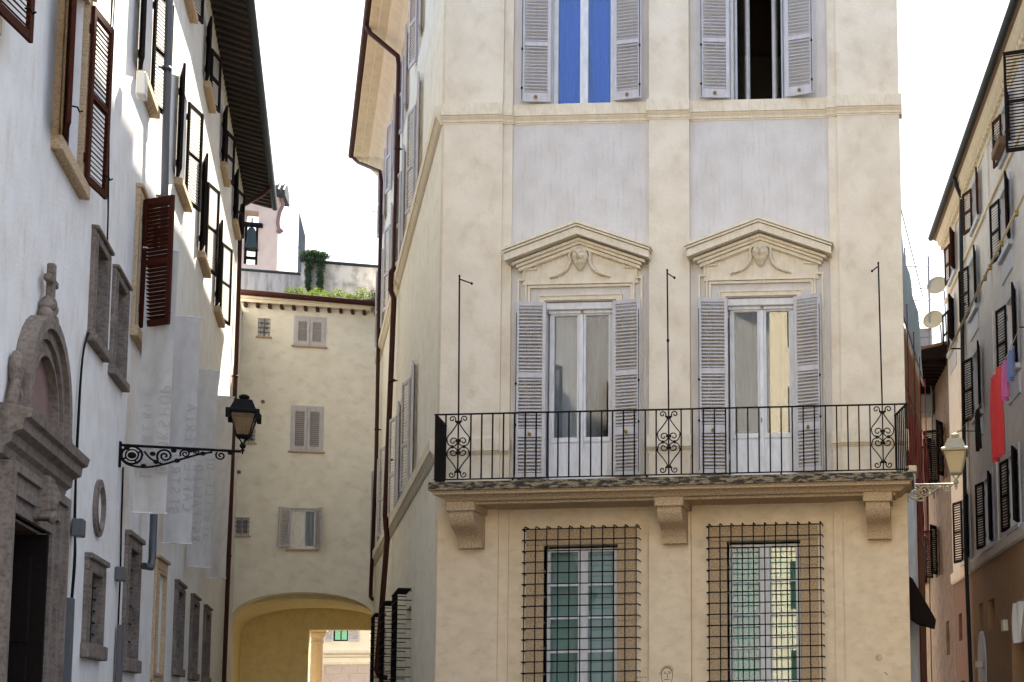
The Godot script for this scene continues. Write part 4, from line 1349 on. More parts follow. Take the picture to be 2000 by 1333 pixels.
# ---------------------------------------------------------------- the house along the right alley
func alley_house() -> void:
	var b := thing("alley_house", "grey and tan apartment house along the right alley with toothed cornice", "building", RW)
	var I := Transform3D.IDENTITY
	var up := [[-4.3, 0.45, 13.42, 14.5], [-8.5, 0.45, 13.42, 14.5], [-12.5, 0.45, 13.42, 14.5], [-4.7, 0.52, 11.4, 12.75], [-9.2, 0.52, 11.4, 12.75], [-13.0, 0.52, 11.5, 12.75], [-4.3, 0.52, 8.6, 10.2], [-9.0, 0.52, 8.7, 10.3], [-4.6, 0.5, 5.3, 6.85], [-7.8, 0.5, 5.3, 6.9], [-11.4, 0.5, 5.35, 7.0], [-0.9, 0.55, 12.25, 14.3], [-0.6, 0.52, 8.6, 10.2]]
	var holes := []
	for w in up:
		holes.append([w[0] - w[1], w[0] + w[1], w[2], w[3]])
	var s := tool()
	wall(s, -14.1, 6.0, 5.0, 15.05, holes, 0.0, 0.3)
	part("upper_wall", s, M.grey_wall, b)
	var gh := [[-9.75, -9.15, 3.3, 4.05], [-8.4, -7.5, 3.3, 4.02], [-5.5, -4.0, 0.0, 3.0], [-1.6, -0.5, 0.0, 2.8]]
	s = tool()
	wall(s, -10.7, 6.0, 0, 5.0, gh, 0.0, 0.35)
	part("ground_floor_wall", s, M.tan_wall, b)
	s = tool()
	wall(s, -14.1, -10.7, 0, 5.0, [[-13.4, -12.75, 3.3, 4.05], [-13.3, -12.5, 0.0, 2.2]], -0.02, 0.3)
	part("plum_wall", s, M.mauve_wall, b)
	s = tool()
	quad(s, Vector3(-14.1, 0, 0), Vector3(-14.1, 15.05, 0), Vector3(-14.1, 15.05, -9), Vector3(-14.1, 0, -9))
	quad(s, Vector3(6, 0, 0), Vector3(6, 15.05, 0), Vector3(6, 15.05, -9), Vector3(6, 0, -9))
	quad(s, Vector3(-14.1, 0, -9), Vector3(6, 0, -9), Vector3(6, 15.05, -9), Vector3(-14.1, 15.05, -9))
	part("rear_wall", s, M.grey_wall, b)
	s = tool()
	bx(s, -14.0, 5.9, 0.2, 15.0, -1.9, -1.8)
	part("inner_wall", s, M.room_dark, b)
	s = tool()
	mould(s, [Vector2(-9.2, 15.05), Vector2(0.24, 15.05), Vector2(0.36, 15.12), Vector2(0.36, 15.2), Vector2(-9.2, 17.0)], -14.3, 6)
	part("roof", s, M.tile, b)
	# cornice with its row of teeth
	s = tool()
	mould(s, [Vector2(-0.02, 14.62), Vector2(0.03, 14.62), Vector2(0.05, 14.68), Vector2(0.05, 14.84), Vector2(0.14, 14.86), Vector2(0.2, 14.92), Vector2(0.22, 15.0), Vector2(0.26, 15.05), Vector2(-0.02, 15.05)], -14.2, 6)
	part("cornice", s, M.trim, b)
	var dm := tool()
	cbx(dm, -0.07, 0.07, 14.70, 14.84, 0.03, 0.14, 0.01)
	dm.generate_normals()
	var dmesh := dm.commit()
	for i in 55:
		put("cornice_tooth", dmesh, M.trim, b, Transform3D(Basis.IDENTITY, Vector3(-14.0 + i * 0.27, 0, 0)))
	s = tool()
	tube(s, [Vector3(-14.35, 15.16, 0.38), Vector3(6, 15.16, 0.38)], 0.085, 12)
	part("gutter", s, M.gutter_dark, b)
	s = tool()
	cbx(s, -14.12, 6, 13.12, 13.22, -0.02, 0.06, 0.01)
	part("string_course", s, M.trim, b)
	s = tool()
	mould(s, [Vector2(-0.02, 4.93), Vector2(0.04, 4.93), Vector2(0.07, 4.98), Vector2(0.08, 5.2), Vector2(0.06, 5.24), Vector2(-0.02, 5.24)], -14.12, 6)
	part("string_course", s, M.grey_wall, b)
	for x in [-2.6, -6.8, -10.9]:
		s = tool()
		bx(s, x - 0.2, x + 0.2, 5.25, 14.6, -0.02, 0.035)
		part("pilaster", s, M.grey_wall, b)
	for i in up.size():
		var w = up[i]
		var half: float = w[1]
		casement(b, I, w[0] - half, w[0] + half, w[2], w[3], -0.22, [[w[0] - half + 0.05, w[0] - 0.03, w[2] + 0.06, w[3] - 0.06], [w[0] + 0.03, w[0] + half - 0.05, w[2] + 0.06, w[3] - 0.06]], M.white_paint, M.glass)
		s = tool()
		band(s, [Vector2(w[0] - half - 0.07, w[2]), Vector2(w[0] - half - 0.07, w[3] + 0.07), Vector2(w[0] + half + 0.07, w[3] + 0.07), Vector2(w[0] + half + 0.07, w[2])], 0.13, -0.02, 0.035)
		cbx(s, w[0] - half - 0.18, w[0] + half + 0.18, w[2] - 0.12, w[2] - 0.005, -0.02, 0.1, 0.01)
		part("architrave", s, M.blue_white, b)
		var ym: float = (w[2] + w[3]) * 0.5
		var fields := [[w[2] + 0.08, ym - 0.03], [ym + 0.03, w[3] - 0.07]]
		var mat: Material = M.brown_wood if w[2] > 13.0 else M.dark_wood
		shutter(b, I, w[0] - half, 0.045, w[2], w[3], half, 1, 112.0 if i == 11 else [166.0, 160.0, 170.0][i % 3], fields, mat, 0.065, false, 0.05)
		shutter(b, I, w[0] + half, 0.045, w[2], w[3], half, -1, [163.0, 168.0, 158.0][i % 3], fields, mat, 0.065, false, 0.05)
		if w[2] < 13.0 and w[2] > 8.0:
			s = tool()
			cbx(s, w[0] - half - 0.1, w[0] + half + 0.1, w[2] - 0.62, w[2] - 0.18, -0.02, 0.03, 0.012)
			part("apron_panel", s, M.blue_white, b)
	# low openings and doors
	for q in [[-9.75, -9.15, 3.3, 4.05], [-8.4, -7.5, 3.3, 4.02]]:
		casement(b, I, q[0], q[1], q[2], q[3], -0.28, [[q[0] + 0.05, q[1] - 0.05, q[2] + 0.05, q[3] - 0.05]], M.dark_wood, M.glass)
	s = tool()
	bx(s, -5.5, -4.0, 0, 3.0, -0.34, -0.3)
	part("door", s, M.brown_wood, b)
	s = tool()
	var ap := PackedVector2Array([Vector2(-9.9, 0), Vector2(-9.9, 2.6)])
	for i in 9:
		var a := PI - PI * i / 8.0
		ap.append(Vector2(-9.35 + cos(a) * 0.55, 2.6 + sin(a) * 0.75))
	ap.append(Vector2(-8.8, 0))
	prism(s, ap, -0.02, 0.04)
	part("blind_arch", s, M.blue_white, b)
	s = tool()
	cbx(s, -9.45, -9.2, 2.45, 2.6, 0.02, 0.18, 0.01)
	part("wall_spout", s, M.white_plastic, b)
	s = tool()
	cbx(s, -6.1, -5.85, 3.15, 3.4, 0.0, 0.12, 0.015)
	part("meter_box", s, M.white_plastic, b)
	# window box on the top floor
	var wb := thing("window_box", "window box with spiky plant under top alley window", "planter", RW)
	s = tool()
	cbx(s, -4.75, -3.85, 13.42, 13.6, 0.06, 0.28, 0.01)
	part("trough", s, M.tile, wb)
	s = tool()
	for i in 60:
		var p := Vector3(rng.randf_range(-4.7, -3.9), 13.6, rng.randf_range(0.1, 0.24))
		var d := Vector3(rng.randf_range(-0.2, 0.2), rng.randf_range(0.1, 0.3), rng.randf_range(-0.05, 0.25))
		s.set_color(Color(0.06, 0.1, 0.04))
		tri(s, p, p + d + Vector3(0.02, 0, 0), p + d * 0.6 + Vector3(-0.03, 0.02, 0))
		tri(s, p, p + d * 0.6 + Vector3(-0.03, 0.02, 0), p + d * 0.5 + Vector3(0.03, 0, 0.02))
	part("foliage", s, M.leaf, wb)

func alley_end() -> void:
	# shadowed house further down the alley with deep eaves
	var b := thing("eaves_house", "dark shadowed house with deep black eaves far down the alley", "building", RW)
	var s := tool()
	wall(s, -21.5, -14.09, 0, 11.9, [[-17.9, -16.9, 5.5, 7.0], [-20.6, -19.6, 5.5, 7.0], [-15.9, -15.0, 8.2, 9.8], [-18.4, -17.4, 8.2, 9.8], [-15.9, -15.2, 3.0, 4.0]], -0.01, 0.3)
	part("wall", s, M.dark_wall, b)
	s = tool()
	bx(s, -21.5, -14.12, 0, 11.9, -8.0, -1.5)
	part("inner_wall", s, M.room_dark, b)
	s = tool()
	mould(s, [Vector2(-8, 14.0), Vector2(1.0, 11.78), Vector2(1.0, 11.70), Vector2(-8, 13.9)], -21.6, -14.13)
	part("roof", s, M.tile, b)
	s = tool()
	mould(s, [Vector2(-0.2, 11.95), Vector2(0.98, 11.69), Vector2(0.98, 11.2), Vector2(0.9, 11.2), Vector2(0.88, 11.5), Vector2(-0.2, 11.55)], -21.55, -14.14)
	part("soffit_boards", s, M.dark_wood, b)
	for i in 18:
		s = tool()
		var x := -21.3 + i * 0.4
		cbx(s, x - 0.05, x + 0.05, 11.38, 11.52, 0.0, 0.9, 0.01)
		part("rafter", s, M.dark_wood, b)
	for q in [[-17.4, 5.5, 7.0], [-20.1, 5.5, 7.0], [-15.45, 8.2, 9.8], [-17.9, 8.2, 9.8]]:
		var x: float = q[0]
		casement(b, Transform3D.IDENTITY, x - 0.48, x + 0.48, q[1], q[2], -0.15, [[x - 0.42, x - 0.03, q[1] + 0.06, q[2] - 0.06], [x + 0.03, x + 0.42, q[1] + 0.06, q[2] - 0.06]], M.dark_wood, M.glass)
		for k in 2:
			shutter(b, Transform3D.IDENTITY, x - 0.48 if k == 0 else x + 0.48, 0.08, q[1], q[2], 0.48, 1 if k == 0 else -1, 120.0 if k == 0 else 150.0, [[q[1] + 0.08, q[2] - 0.08]], M.dark_wood, 0.065, false, 0.05)
	for i in 2:
		var d := thing("satellite_dish", ["upper pale satellite dish beside the alley house cornice", "lower pale satellite dish above the black eaves"][i], "dish", Transform3D.IDENTITY, "satellite dishes in the alley")
		var c: Vector3 = [Vector3(0.40, 14.6, -40.0), Vector3(0.26, 13.5, -40.0)][i]
		s = tool()
		lathe(s, [Vector2(0.0, 0.0), Vector2(0.2, 0.03), Vector2(0.33, 0.1), Vector2(0.33, 0.115), Vector2(0.2, 0.045), Vector2(0.0, 0.015)], Vector3.ZERO, 20)
		part("reflector", s, M.pale_metal, d, Transform3D(Basis(Vector3.RIGHT, 1.2) * Basis(Vector3.BACK, 0.3), c))
		s = tool()
		tube(s, [c, c + Vector3(0.2, -0.1, -0.1), Vector3(c.x + 0.3, 10.9, -40.1)], 0.025, 6)
		part("mount", s, M.steel, d)
	# the scaffolded house on the left side of the alley
	var sc := thing("scaffolded_house", "house behind pale blue sheeting and scaffold past the palace corner", "building")
	s = tool()
	var p0 := Vector3(-0.66, 0, -27.0)
	var p1 := Vector3(-0.18, 0, -33.8)
	quad(s, p0, p1, p1 + Vector3(0, 10.2, 0), p0 + Vector3(0, 10.2, 0))
	quad(s, p1, p1 + Vector3(-3, 0, 0), p1 + Vector3(-3, 10.2, 0), p1 + Vector3(0, 10.2, 0))
	part("wall", s, M.tan_wall, sc)
	s = tool()
	var e0 := p0 + Vector3(0.03, 10.2, 0.4)
	var e1 := p1 + Vector3(0.05, 9.9, -0.1)
	s.set_smooth_group(0)
	for i in 12:
		for j in 6:
			var q := []
			for c in [[0, 0], [1, 0], [1, 1], [0, 1]]:
				var u: float = (i + c[0]) / 12.0
				var v: float = (j + c[1]) / 6.0
				var hh := lerpf(1.9, 1.55, u)
				q.append(e0.lerp(e1, u) + Vector3(0.03 * sin(u * 21.0 + v * 3.0), hh * v, 0))
			quad(s, q[0], q[1], q[2], q[3])
	s.set_smooth_group(-1)
	part("sheeting", s, M.tarp, sc)
	var scf := thing("scaffold", "red and grey scaffold poles on the sheeted house in the alley", "scaffold")
	for i in 5:
		var u := i / 4.0
		var base := p0.lerp(p1, u) + Vector3(0.12, 0, 0)
		s = tool()
		tube(s, [base, base + Vector3(0, 10.7 - u * 0.6, 0)], 0.013, 6)
		part("pole", s, M.red_pole, scf)
	for y in [2.0, 4.0, 5.5, 7.0, 8.5, 10.0, 12.4]:
		s = tool()
		tube(s, [p0 + Vector3(0.12, y, 0), p1 + Vector3(0.12, y - 0.1, 0)], 0.012, 6)
		part("rail", s, M.red_pole if y < 10.5 else M.steel, scf)
	for i in 16:
		s = tool()
		var u := i / 16.0
		tube(s, [p0.lerp(p1, u) + Vector3(0.15, 5.6, 0), p0.lerp(p1, minf(1.0, u + 0.22)) + Vector3(0.15, 8.2, 0)], 0.012, 6)
		part("brace", s, M.red_pole, scf)
	# steel hoist tower over the roofs
	var tw := thing("hoist_tower", "thin grey scaffold tower rising above the alley roofs", "scaffold")
	for x in [-0.62, 0.12]:
		for z in [-40.0, -40.7]:
			s = tool()
			tube(s, [Vector3(x, 8.0, z), Vector3(x, 15.9 if x < 0 else 15.6, z)], 0.03, 6)
			part("pole", s, M.steel, tw)
	for y in [12.2, 13.0, 14.2, 15.3]:
		s = tool()
		tube(s, [Vector3(-0.75, y, -40.0), Vector3(0.2, y, -40.0)], 0.022, 6)
		tube(s, [Vector3(-0.75, y - 0.5, -40.7), Vector3(0.2, y - 0.5, -40.7)], 0.022, 6)
		part("rail", s, M.steel, tw)
	s = tool()
	for k in 3:
		cbx(s, -0.7, 0.18, 10.6 + k * 1.05, 11.2 + k * 1.05, -40.75, -40.0, 0.02)
	part("platform", s, M.steel, tw)
	# pale drainpipe-like corner strip beyond the palace
	var st := thing("corner_pier", "pale blue grey plaster pier right behind the palace corner", "pillar")
	s = tool()
	cbx(s, -0.72, -0.27, 0, 6.1, -26.0, -25.2, 0.04)
	part("shaft", s, M.blue_white, st)
	s = tool()
	cbx(s, -0.76, -0.24, 6.1, 6.22, -26.05, -25.15, 0.02)
	part("cap", s, M.trim, st)
	# closing the alley: orange house with a balcony window, and a low tiled shed roof
	var o := thing("orange_house", "sunlit orange house closing the far end of the alley", "building", Transform3D(Basis.IDENTITY, Vector3(0, 0, -52)))
	s = tool()
	wall(s, -6, 3, 0, 10.0, [[-0.75, -0.15, 7.2, 8.9], [-0.7, -0.1, 4.3, 5.5]], 0.0, 0.3)
	part("wall", s, M.orange_wall, o)
	s = tool()
	bx(s, -6, 3, 6.7, 6.95, 0, 0.15)
	bx(s, -6, 3, 9.8, 10.1, 0, 0.35)
	part("string_course", s, M.trim, o)
	for q in [[-0.75, -0.15, 7.2, 8.9], [-0.7, -0.1, 4.3, 5.5]]:
		casement(o, Transform3D.IDENTITY, q[0], q[1], q[2], q[3], -0.15, [[q[0] + 0.05, q[1] - 0.05, q[2] + 0.06, q[3] - 0.06]], M.brown_wood, M.glass)
		s = tool()
		bx(s, q[0] - 0.1, q[1] + 0.1, q[2] - 0.1, q[3] + 0.1, -1.3, -1.2)
		part("room_wall", s, M.inside, o)
	var sd := thing("shed_roof", "black sloping canopy low behind the palace's right corner", "shed")
	s = tool()
	prism(s, PackedVector2Array([Vector2(-0.55, 4.05), Vector2(-0.36, 3.92), Vector2(0.06, 3.14), Vector2(0.03, 3.0), Vector2(-0.3, 3.1), Vector2(-0.55, 3.3)]), -24.9, -24.2)
	part("canopy", s, M.dark_wood, sd)
	s = tool()
	bx(s, -0.62, -0.5, 0, 4.1, -24.95, -24.15)
	part("wall", s, M.dark_wall, sd)

# ---------------------------------------------------------------- houses behind the viewer that the panes mirror
func opposite_houses() -> void:
	for k in 2:
		var x0: float = [-14.6, -34.0][k]
		var x1: float = [16.0, -15.4][k]
		var top: float = [22.0, 15.0][k]
		var b := thing("piazza_house", ["tall sunlit cream house across the square behind the viewer", "lower sunlit cream house across the square with tiled roof"][k], "building", Transform3D(Basis(Vector3.UP, PI), Vector3(0, 0, 12.0)), "houses across the square")
		var holes := []
		var x := -x1 + 1.5
		while x < -x0 - 1.6:
			for y in [2.0, 6.0, 10.0, 14.0, 18.0]:
				if y + 2.2 < top - 0.6:
					holes.append([x, x + 1.1, y, y + 2.1])
			x += 3.2
		var s := tool()
		wall(s, -x1, -x0, 0, top, holes, 0.0, 0.3)
		part("wall", s, M.opposite, b)
		s = tool()
		bx(s, -x1, -x0, 0, top, -8.0, -0.8)
		part("rooms", s, M.inside, b)
		s = tool()
		mould(s, [Vector2(-8.5, top + [2.6, 0.9][k]), Vector2(0.7, top + 0.1), Vector2(0.7, top), Vector2(-8.5, top)], -x1 - 0.2, -x0 + 0.1)
		part("roof", s, M.tile, b)
		for h in holes:
			s = tool()
			bx(s, h[0] - 0.55, h[0] - 0.02, h[2], h[3], 0.01, 0.06)
			bx(s, h[1] + 0.02, h[1] + 0.55, h[2], h[3], 0.01, 0.06)
			part("shutter", s, M.dark_wood, b)

# ---------------------------------------------------------------- street lamps
func lantern(o: Node3D, c: Vector3, k: float, metal: Material, glass: Material, flared: bool) -> void:
	# c: foot of the lantern; k: scale; four-sided, tapering down
	var turn := PI / 4
	var s := tool()
	lathe(s, [Vector2(0.0, 0.05), Vector2(0.16, 0.05), Vector2(0.19, 0.08), Vector2(0.17, 0.11), Vector2(0.0, 0.11)].map(func(p): return p * k), c, 4, turn, false)
	for i in 4:
		var a := turn + i * PI / 2
		tube(s, [c + Vector3(cos(a) * 0.17, 0.09, sin(a) * 0.17) * k, c + Vector3(cos(a) * 0.335, 0.55, sin(a) * 0.335) * k], 0.014 * k, 6)
	part("cage", s, metal, o)
	for i in 4:
		s = tool()
		var a := turn + i * PI / 2
		var b := a + PI / 2
		quad(s, c + Vector3(cos(a) * 0.165, 0.11, sin(a) * 0.165) * k, c + Vector3(cos(b) * 0.165, 0.11, sin(b) * 0.165) * k, c + Vector3(cos(b) * 0.325, 0.55, sin(b) * 0.325) * k, c + Vector3(cos(a) * 0.325, 0.55, sin(a) * 0.325) * k)
		part("pane", s, glass, o)
	s = tool()
	lathe(s, [Vector2(0.33, 0.54), Vector2(0.41, 0.55), Vector2(0.42, 0.60), Vector2(0.40, 0.61), Vector2(0.345, 0.625), Vector2(0.31, 0.68), Vector2(0.25, 0.79), Vector2(0.215, 0.84), Vector2(0.0, 0.845)].map(func(p): return p * k), c, 4, turn, false)
	if flared:
		for i in 4:
			var a := turn + i * PI / 2
			cbx(s, c.x + cos(a) * 0.38 * k - 0.03, c.x + cos(a) * 0.38 * k + 0.03, c.y + 0.42 * k, c.y + 0.62 * k, c.z + sin(a) * 0.38 * k - 0.03, c.z + sin(a) * 0.38 * k + 0.03, 0.006)
	part("hood", s, metal, o)
	s = tool()
	lathe(s, [Vector2(0.0, 0.84), Vector2(0.075, 0.845), Vector2(0.075, 0.875), Vector2(0.10, 0.89), Vector2(0.10, 0.93), Vector2(0.06, 0.96), Vector2(0.0, 0.965)].map(func(p): return p * k), c, 14)
	part("cap", s, metal, o)
	s = tool()
	for i in 4:
		var a := turn + i * PI / 2
		tube(s, [c + Vector3(cos(a) * 0.12, 0.06, sin(a) * 0.12) * k, c + Vector3(cos(a) * 0.05, -0.02, sin(a) * 0.05) * k, c + Vector3(0, -0.08, 0) * k], 0.014 * k, 6)
	ball(s, c + Vector3(0, -0.12, 0) * k, Vector3(0.06, 0.06, 0.06) * k, 8)
	lathe(s, [Vector2(0.0, -0.30), Vector2(0.02, -0.27), Vector2(0.015, -0.24), Vector2(0.045, -0.22), Vector2(0.02, -0.18), Vector2(0.03, -0.15)].map(func(p): return p * k), c, 10)
	part("finial", s, metal, o)
	s = tool()
	lathe(s, [Vector2(0.0, 0.12), Vector2(0.04, 0.13), Vector2(0.05, 0.25), Vector2(0.04, 0.36), Vector2(0.0, 0.4)].map(func(p): return p * k), c, 10)
	part("bulb", s, M.milk_glass, o)

func bracket(o: Node3D, len_: float, h: float, r: float, m: Material) -> void:
	# scroll bracket in the plane x = 0 of its frame: z runs out from the wall, y from the arm down
	var s := tool()
	tube(s, [Vector3(0, 0, 0), Vector3(0, -0.01, len_)], r * 1.25, 8)
	part("arm", s, m, o)
	s = tool()
	cbx(s, -0.03, 0.03, -h * 1.05, 0.05, -0.01, 0.03, 0.006)
	part("wall_plate", s, m, o)
	s = tool()
	var add := func(pts: Array, rr: float) -> void:
		var line := []
		for p in pts:
			line.append(Vector3(0, p.y, p.x))
		tube(s, line, rr, 6)
	add.call(smooth_line([Vector2(0.03, -0.05), Vector2(0.02, -h * 0.55), Vector2(0.12, -h * 0.9), Vector2(0.32, -h), Vector2(len_ * 0.34, -h * 0.86), Vector2(len_ * 0.5, -h * 0.55), Vector2(len_ * 0.64, -h * 0.28), Vector2(len_ * 0.76, -h * 0.13)], 6), r)
	add.call(spiral(Vector2(h * 0.52, -h * 0.46), h * 0.42, h * 0.40, 0.0, TAU, 28), r * 0.95)
	add.call(spiral(Vector2(h * 0.52, -h * 0.46), h * 0.27, h * 0.25, 0.0, TAU, 24), r * 0.7)
	ball(s, Vector3(0, -h * 0.46, h * 0.52), Vector3(0.02, h * 0.16, h * 0.18), 8)
	for i in 4:
		var a := 0.5 + i * PI / 2
		add.call([Vector2(h * 0.52 + cos(a) * h * 0.26, -h * 0.46 + sin(a) * h * 0.26), Vector2(h * 0.52 + cos(a) * h * 0.42, -h * 0.46 + sin(a) * h * 0.42)], r * 0.8)
	add.call(spiral(Vector2(len_ * 0.37, -h * 0.42), h * 0.34, h * 0.03, PI * 1.2, -PI * 2.4, 40), r * 0.85)
	add.call(spiral(Vector2(len_ * 0.535, -h * 0.27), h * 0.22, h * 0.03, PI * 1.2, -PI * 2.2, 34), r * 0.75)
	add.call(spiral(Vector2(len_ * 0.63, -h * 0.17), h * 0.13, h * 0.02, PI * 1.2, -PI * 1.8, 26), r * 0.65)
	add.call(spiral(Vector2(len_ * 0.83, -h * 0.28), h * 0.22, h * 0.03, PI * 0.75, PI * 3.6, 36), r * 0.8)
	add.call(smooth_line([Vector2(len_ * 0.2, -h * 0.25), Vector2(len_ * 0.26, -h * 0.6), Vector2(len_ * 0.35, -h * 0.82)], 6), r * 0.8)
	for q in [[0.06, -0.12], [0.2, -0.95], [0.27, -0.35], [0.30, -0.72], [0.44, -0.14], [0.47, -0.62], [0.58, -0.1], [0.68, -0.22], [0.91, -0.12]]:
		ball(s, Vector3(0, h * q[1], len_ * q[0]), Vector3(r * 1.2, r * 2.0, r * 2.4), 5)
	part("scrollwork", s, m, o)

func street_lamps() -> void:
	var a := thing("street_lamp", "black iron lantern on scrolled bracket jutting from the white palace", "street lamp", L1 * Transform3D(Basis.IDENTITY, Vector3(-5.75, 5.58, 0.0)), "wall lanterns")
	bracket(a, 1.56, 0.31, 0.017, M.iron)
	lantern(a, Vector3(0, 0.16, 1.58), 0.72, M.iron, M.amber_glass, true)
	var turn := Basis(Vector3.UP, deg_to_rad(86.0))
	var b := thing("street_lamp", "pale lantern on cream scrolled bracket behind the palace's right corner", "street lamp", Transform3D(turn, Vector3(-0.42, 5.54, -23.4)), "wall lanterns")
	bracket(b, 0.88, 0.30, 0.014, M.pale_metal)
	lantern(b, Vector3(0, 0.12, 0.9), 0.82, M.pale_metal, M.milk_glass, false)

# ---------------------------------------------------------------- banners
func banner_word(o: Node3D, word: String, size: float, y: float, z: float, off: float) -> void:
	var t := TextMesh.new()
	var f := SystemFont.new()
	f.font_names = PackedStringArray(["Droid Sans"])
	t.font = f
	t.font_size = 64
	t.pixel_size = size / 64.0
	t.depth = 0.002
	t.text = word
	t.horizontal_alignment = HORIZONTAL_ALIGNMENT_LEFT
	t.vertical_alignment = VERTICAL_ALIGNMENT_BOTTOM
	# the cloth is seen from its back: the word runs upwards and reads mirrored
	put("lettering", t, M.banner_print, o, Transform3D(Basis(Vector3(0, 1, 0), Vector3(0, 0, 1), Vector3(1, 0, 0)), Vector3(off, y, z)))

func banners() -> void:
	var words := [["LIBRERIE", "BOOKSHOP"], ["BISTROT", "CAFFETTERIA"], ["RAFFAELLO", "SIBILLE DI"], ["", ""]]
	var says := ["hanging cloth banner lettered BOOKSHOP, nearest of the four", "hanging cloth banner lettered CAFFETTERIA, second of the four", "glowing sunlit cloth banner lettered RAFFAELLO, third of the four", "plain white cloth banner hanging farthest down the white palace"]
	var xs := [-5.15, -1.45, 2.5, 6.75]
	for i in 4:
		var x: float = xs[i]
		var o := thing("banner", says[i], "banner", L2 * Transform3D(Basis.IDENTITY, Vector3(x, 0, 0)), "cloth banners on the white palace")
		var y1 := 8.74 if i < 3 else 9.15
		var y0 := 4.63 if i < 3 else 4.8
		var lean := -0.40 if i < 3 else -0.7
		var s := tool()
		s.set_smooth_group(0)
		for a in 8:
			for c in 24:
				var q := []
				for e in [[0, 0], [1, 0], [1, 1], [0, 1]]:
					var u: float = (a + e[0]) / 8.0
					var v: float = (c + e[1]) / 24.0
					q.append(Vector3(lean * v + 0.05 * sin(v * 5.0 + u * 3.0 + i) * sin(v * PI) + 0.03 * sin(u * 6.0 + i * 2.0) * v, lerpf(y1, y0, v), lerpf(0.05, 0.47, u)))
				quad(s, q[0], q[1], q[2], q[3])
		s.set_smooth_group(-1)
		part("cloth", s, M.banner, o)
		for e in [[y1, 0.0], [y0, lean]]:
			s = tool()
			tube(s, [Vector3(e[1], e[0], 0.0 if e[1] == 0.0 else 0.04), Vector3(e[1], e[0], 0.49)], 0.014, 8)
			part("batten", s, M.white_paint, o)
		if words[i][0] != "":
			for k in 2:
				var word: String = words[i][k]
				var n := word.length()
				for c in n:
					# letter by letter, so that each lies on the swaying cloth
					var y := 5.15 + c * 0.178 + (0.0 if k == 0 else 0.06)
					var v := (y1 - y) / (y1 - y0)
					var u := 0.2 if k == 0 else 0.68
					var off: float = lean * v + 0.05 * sin(v * 5.0 + u * 3.0 + i) * sin(v * PI) + 0.03 * sin(u * 6.0 + i * 2.0) * v - 0.018
					banner_word(o, word[c], 0.21, y, 0.07 if k == 0 else 0.27, off)

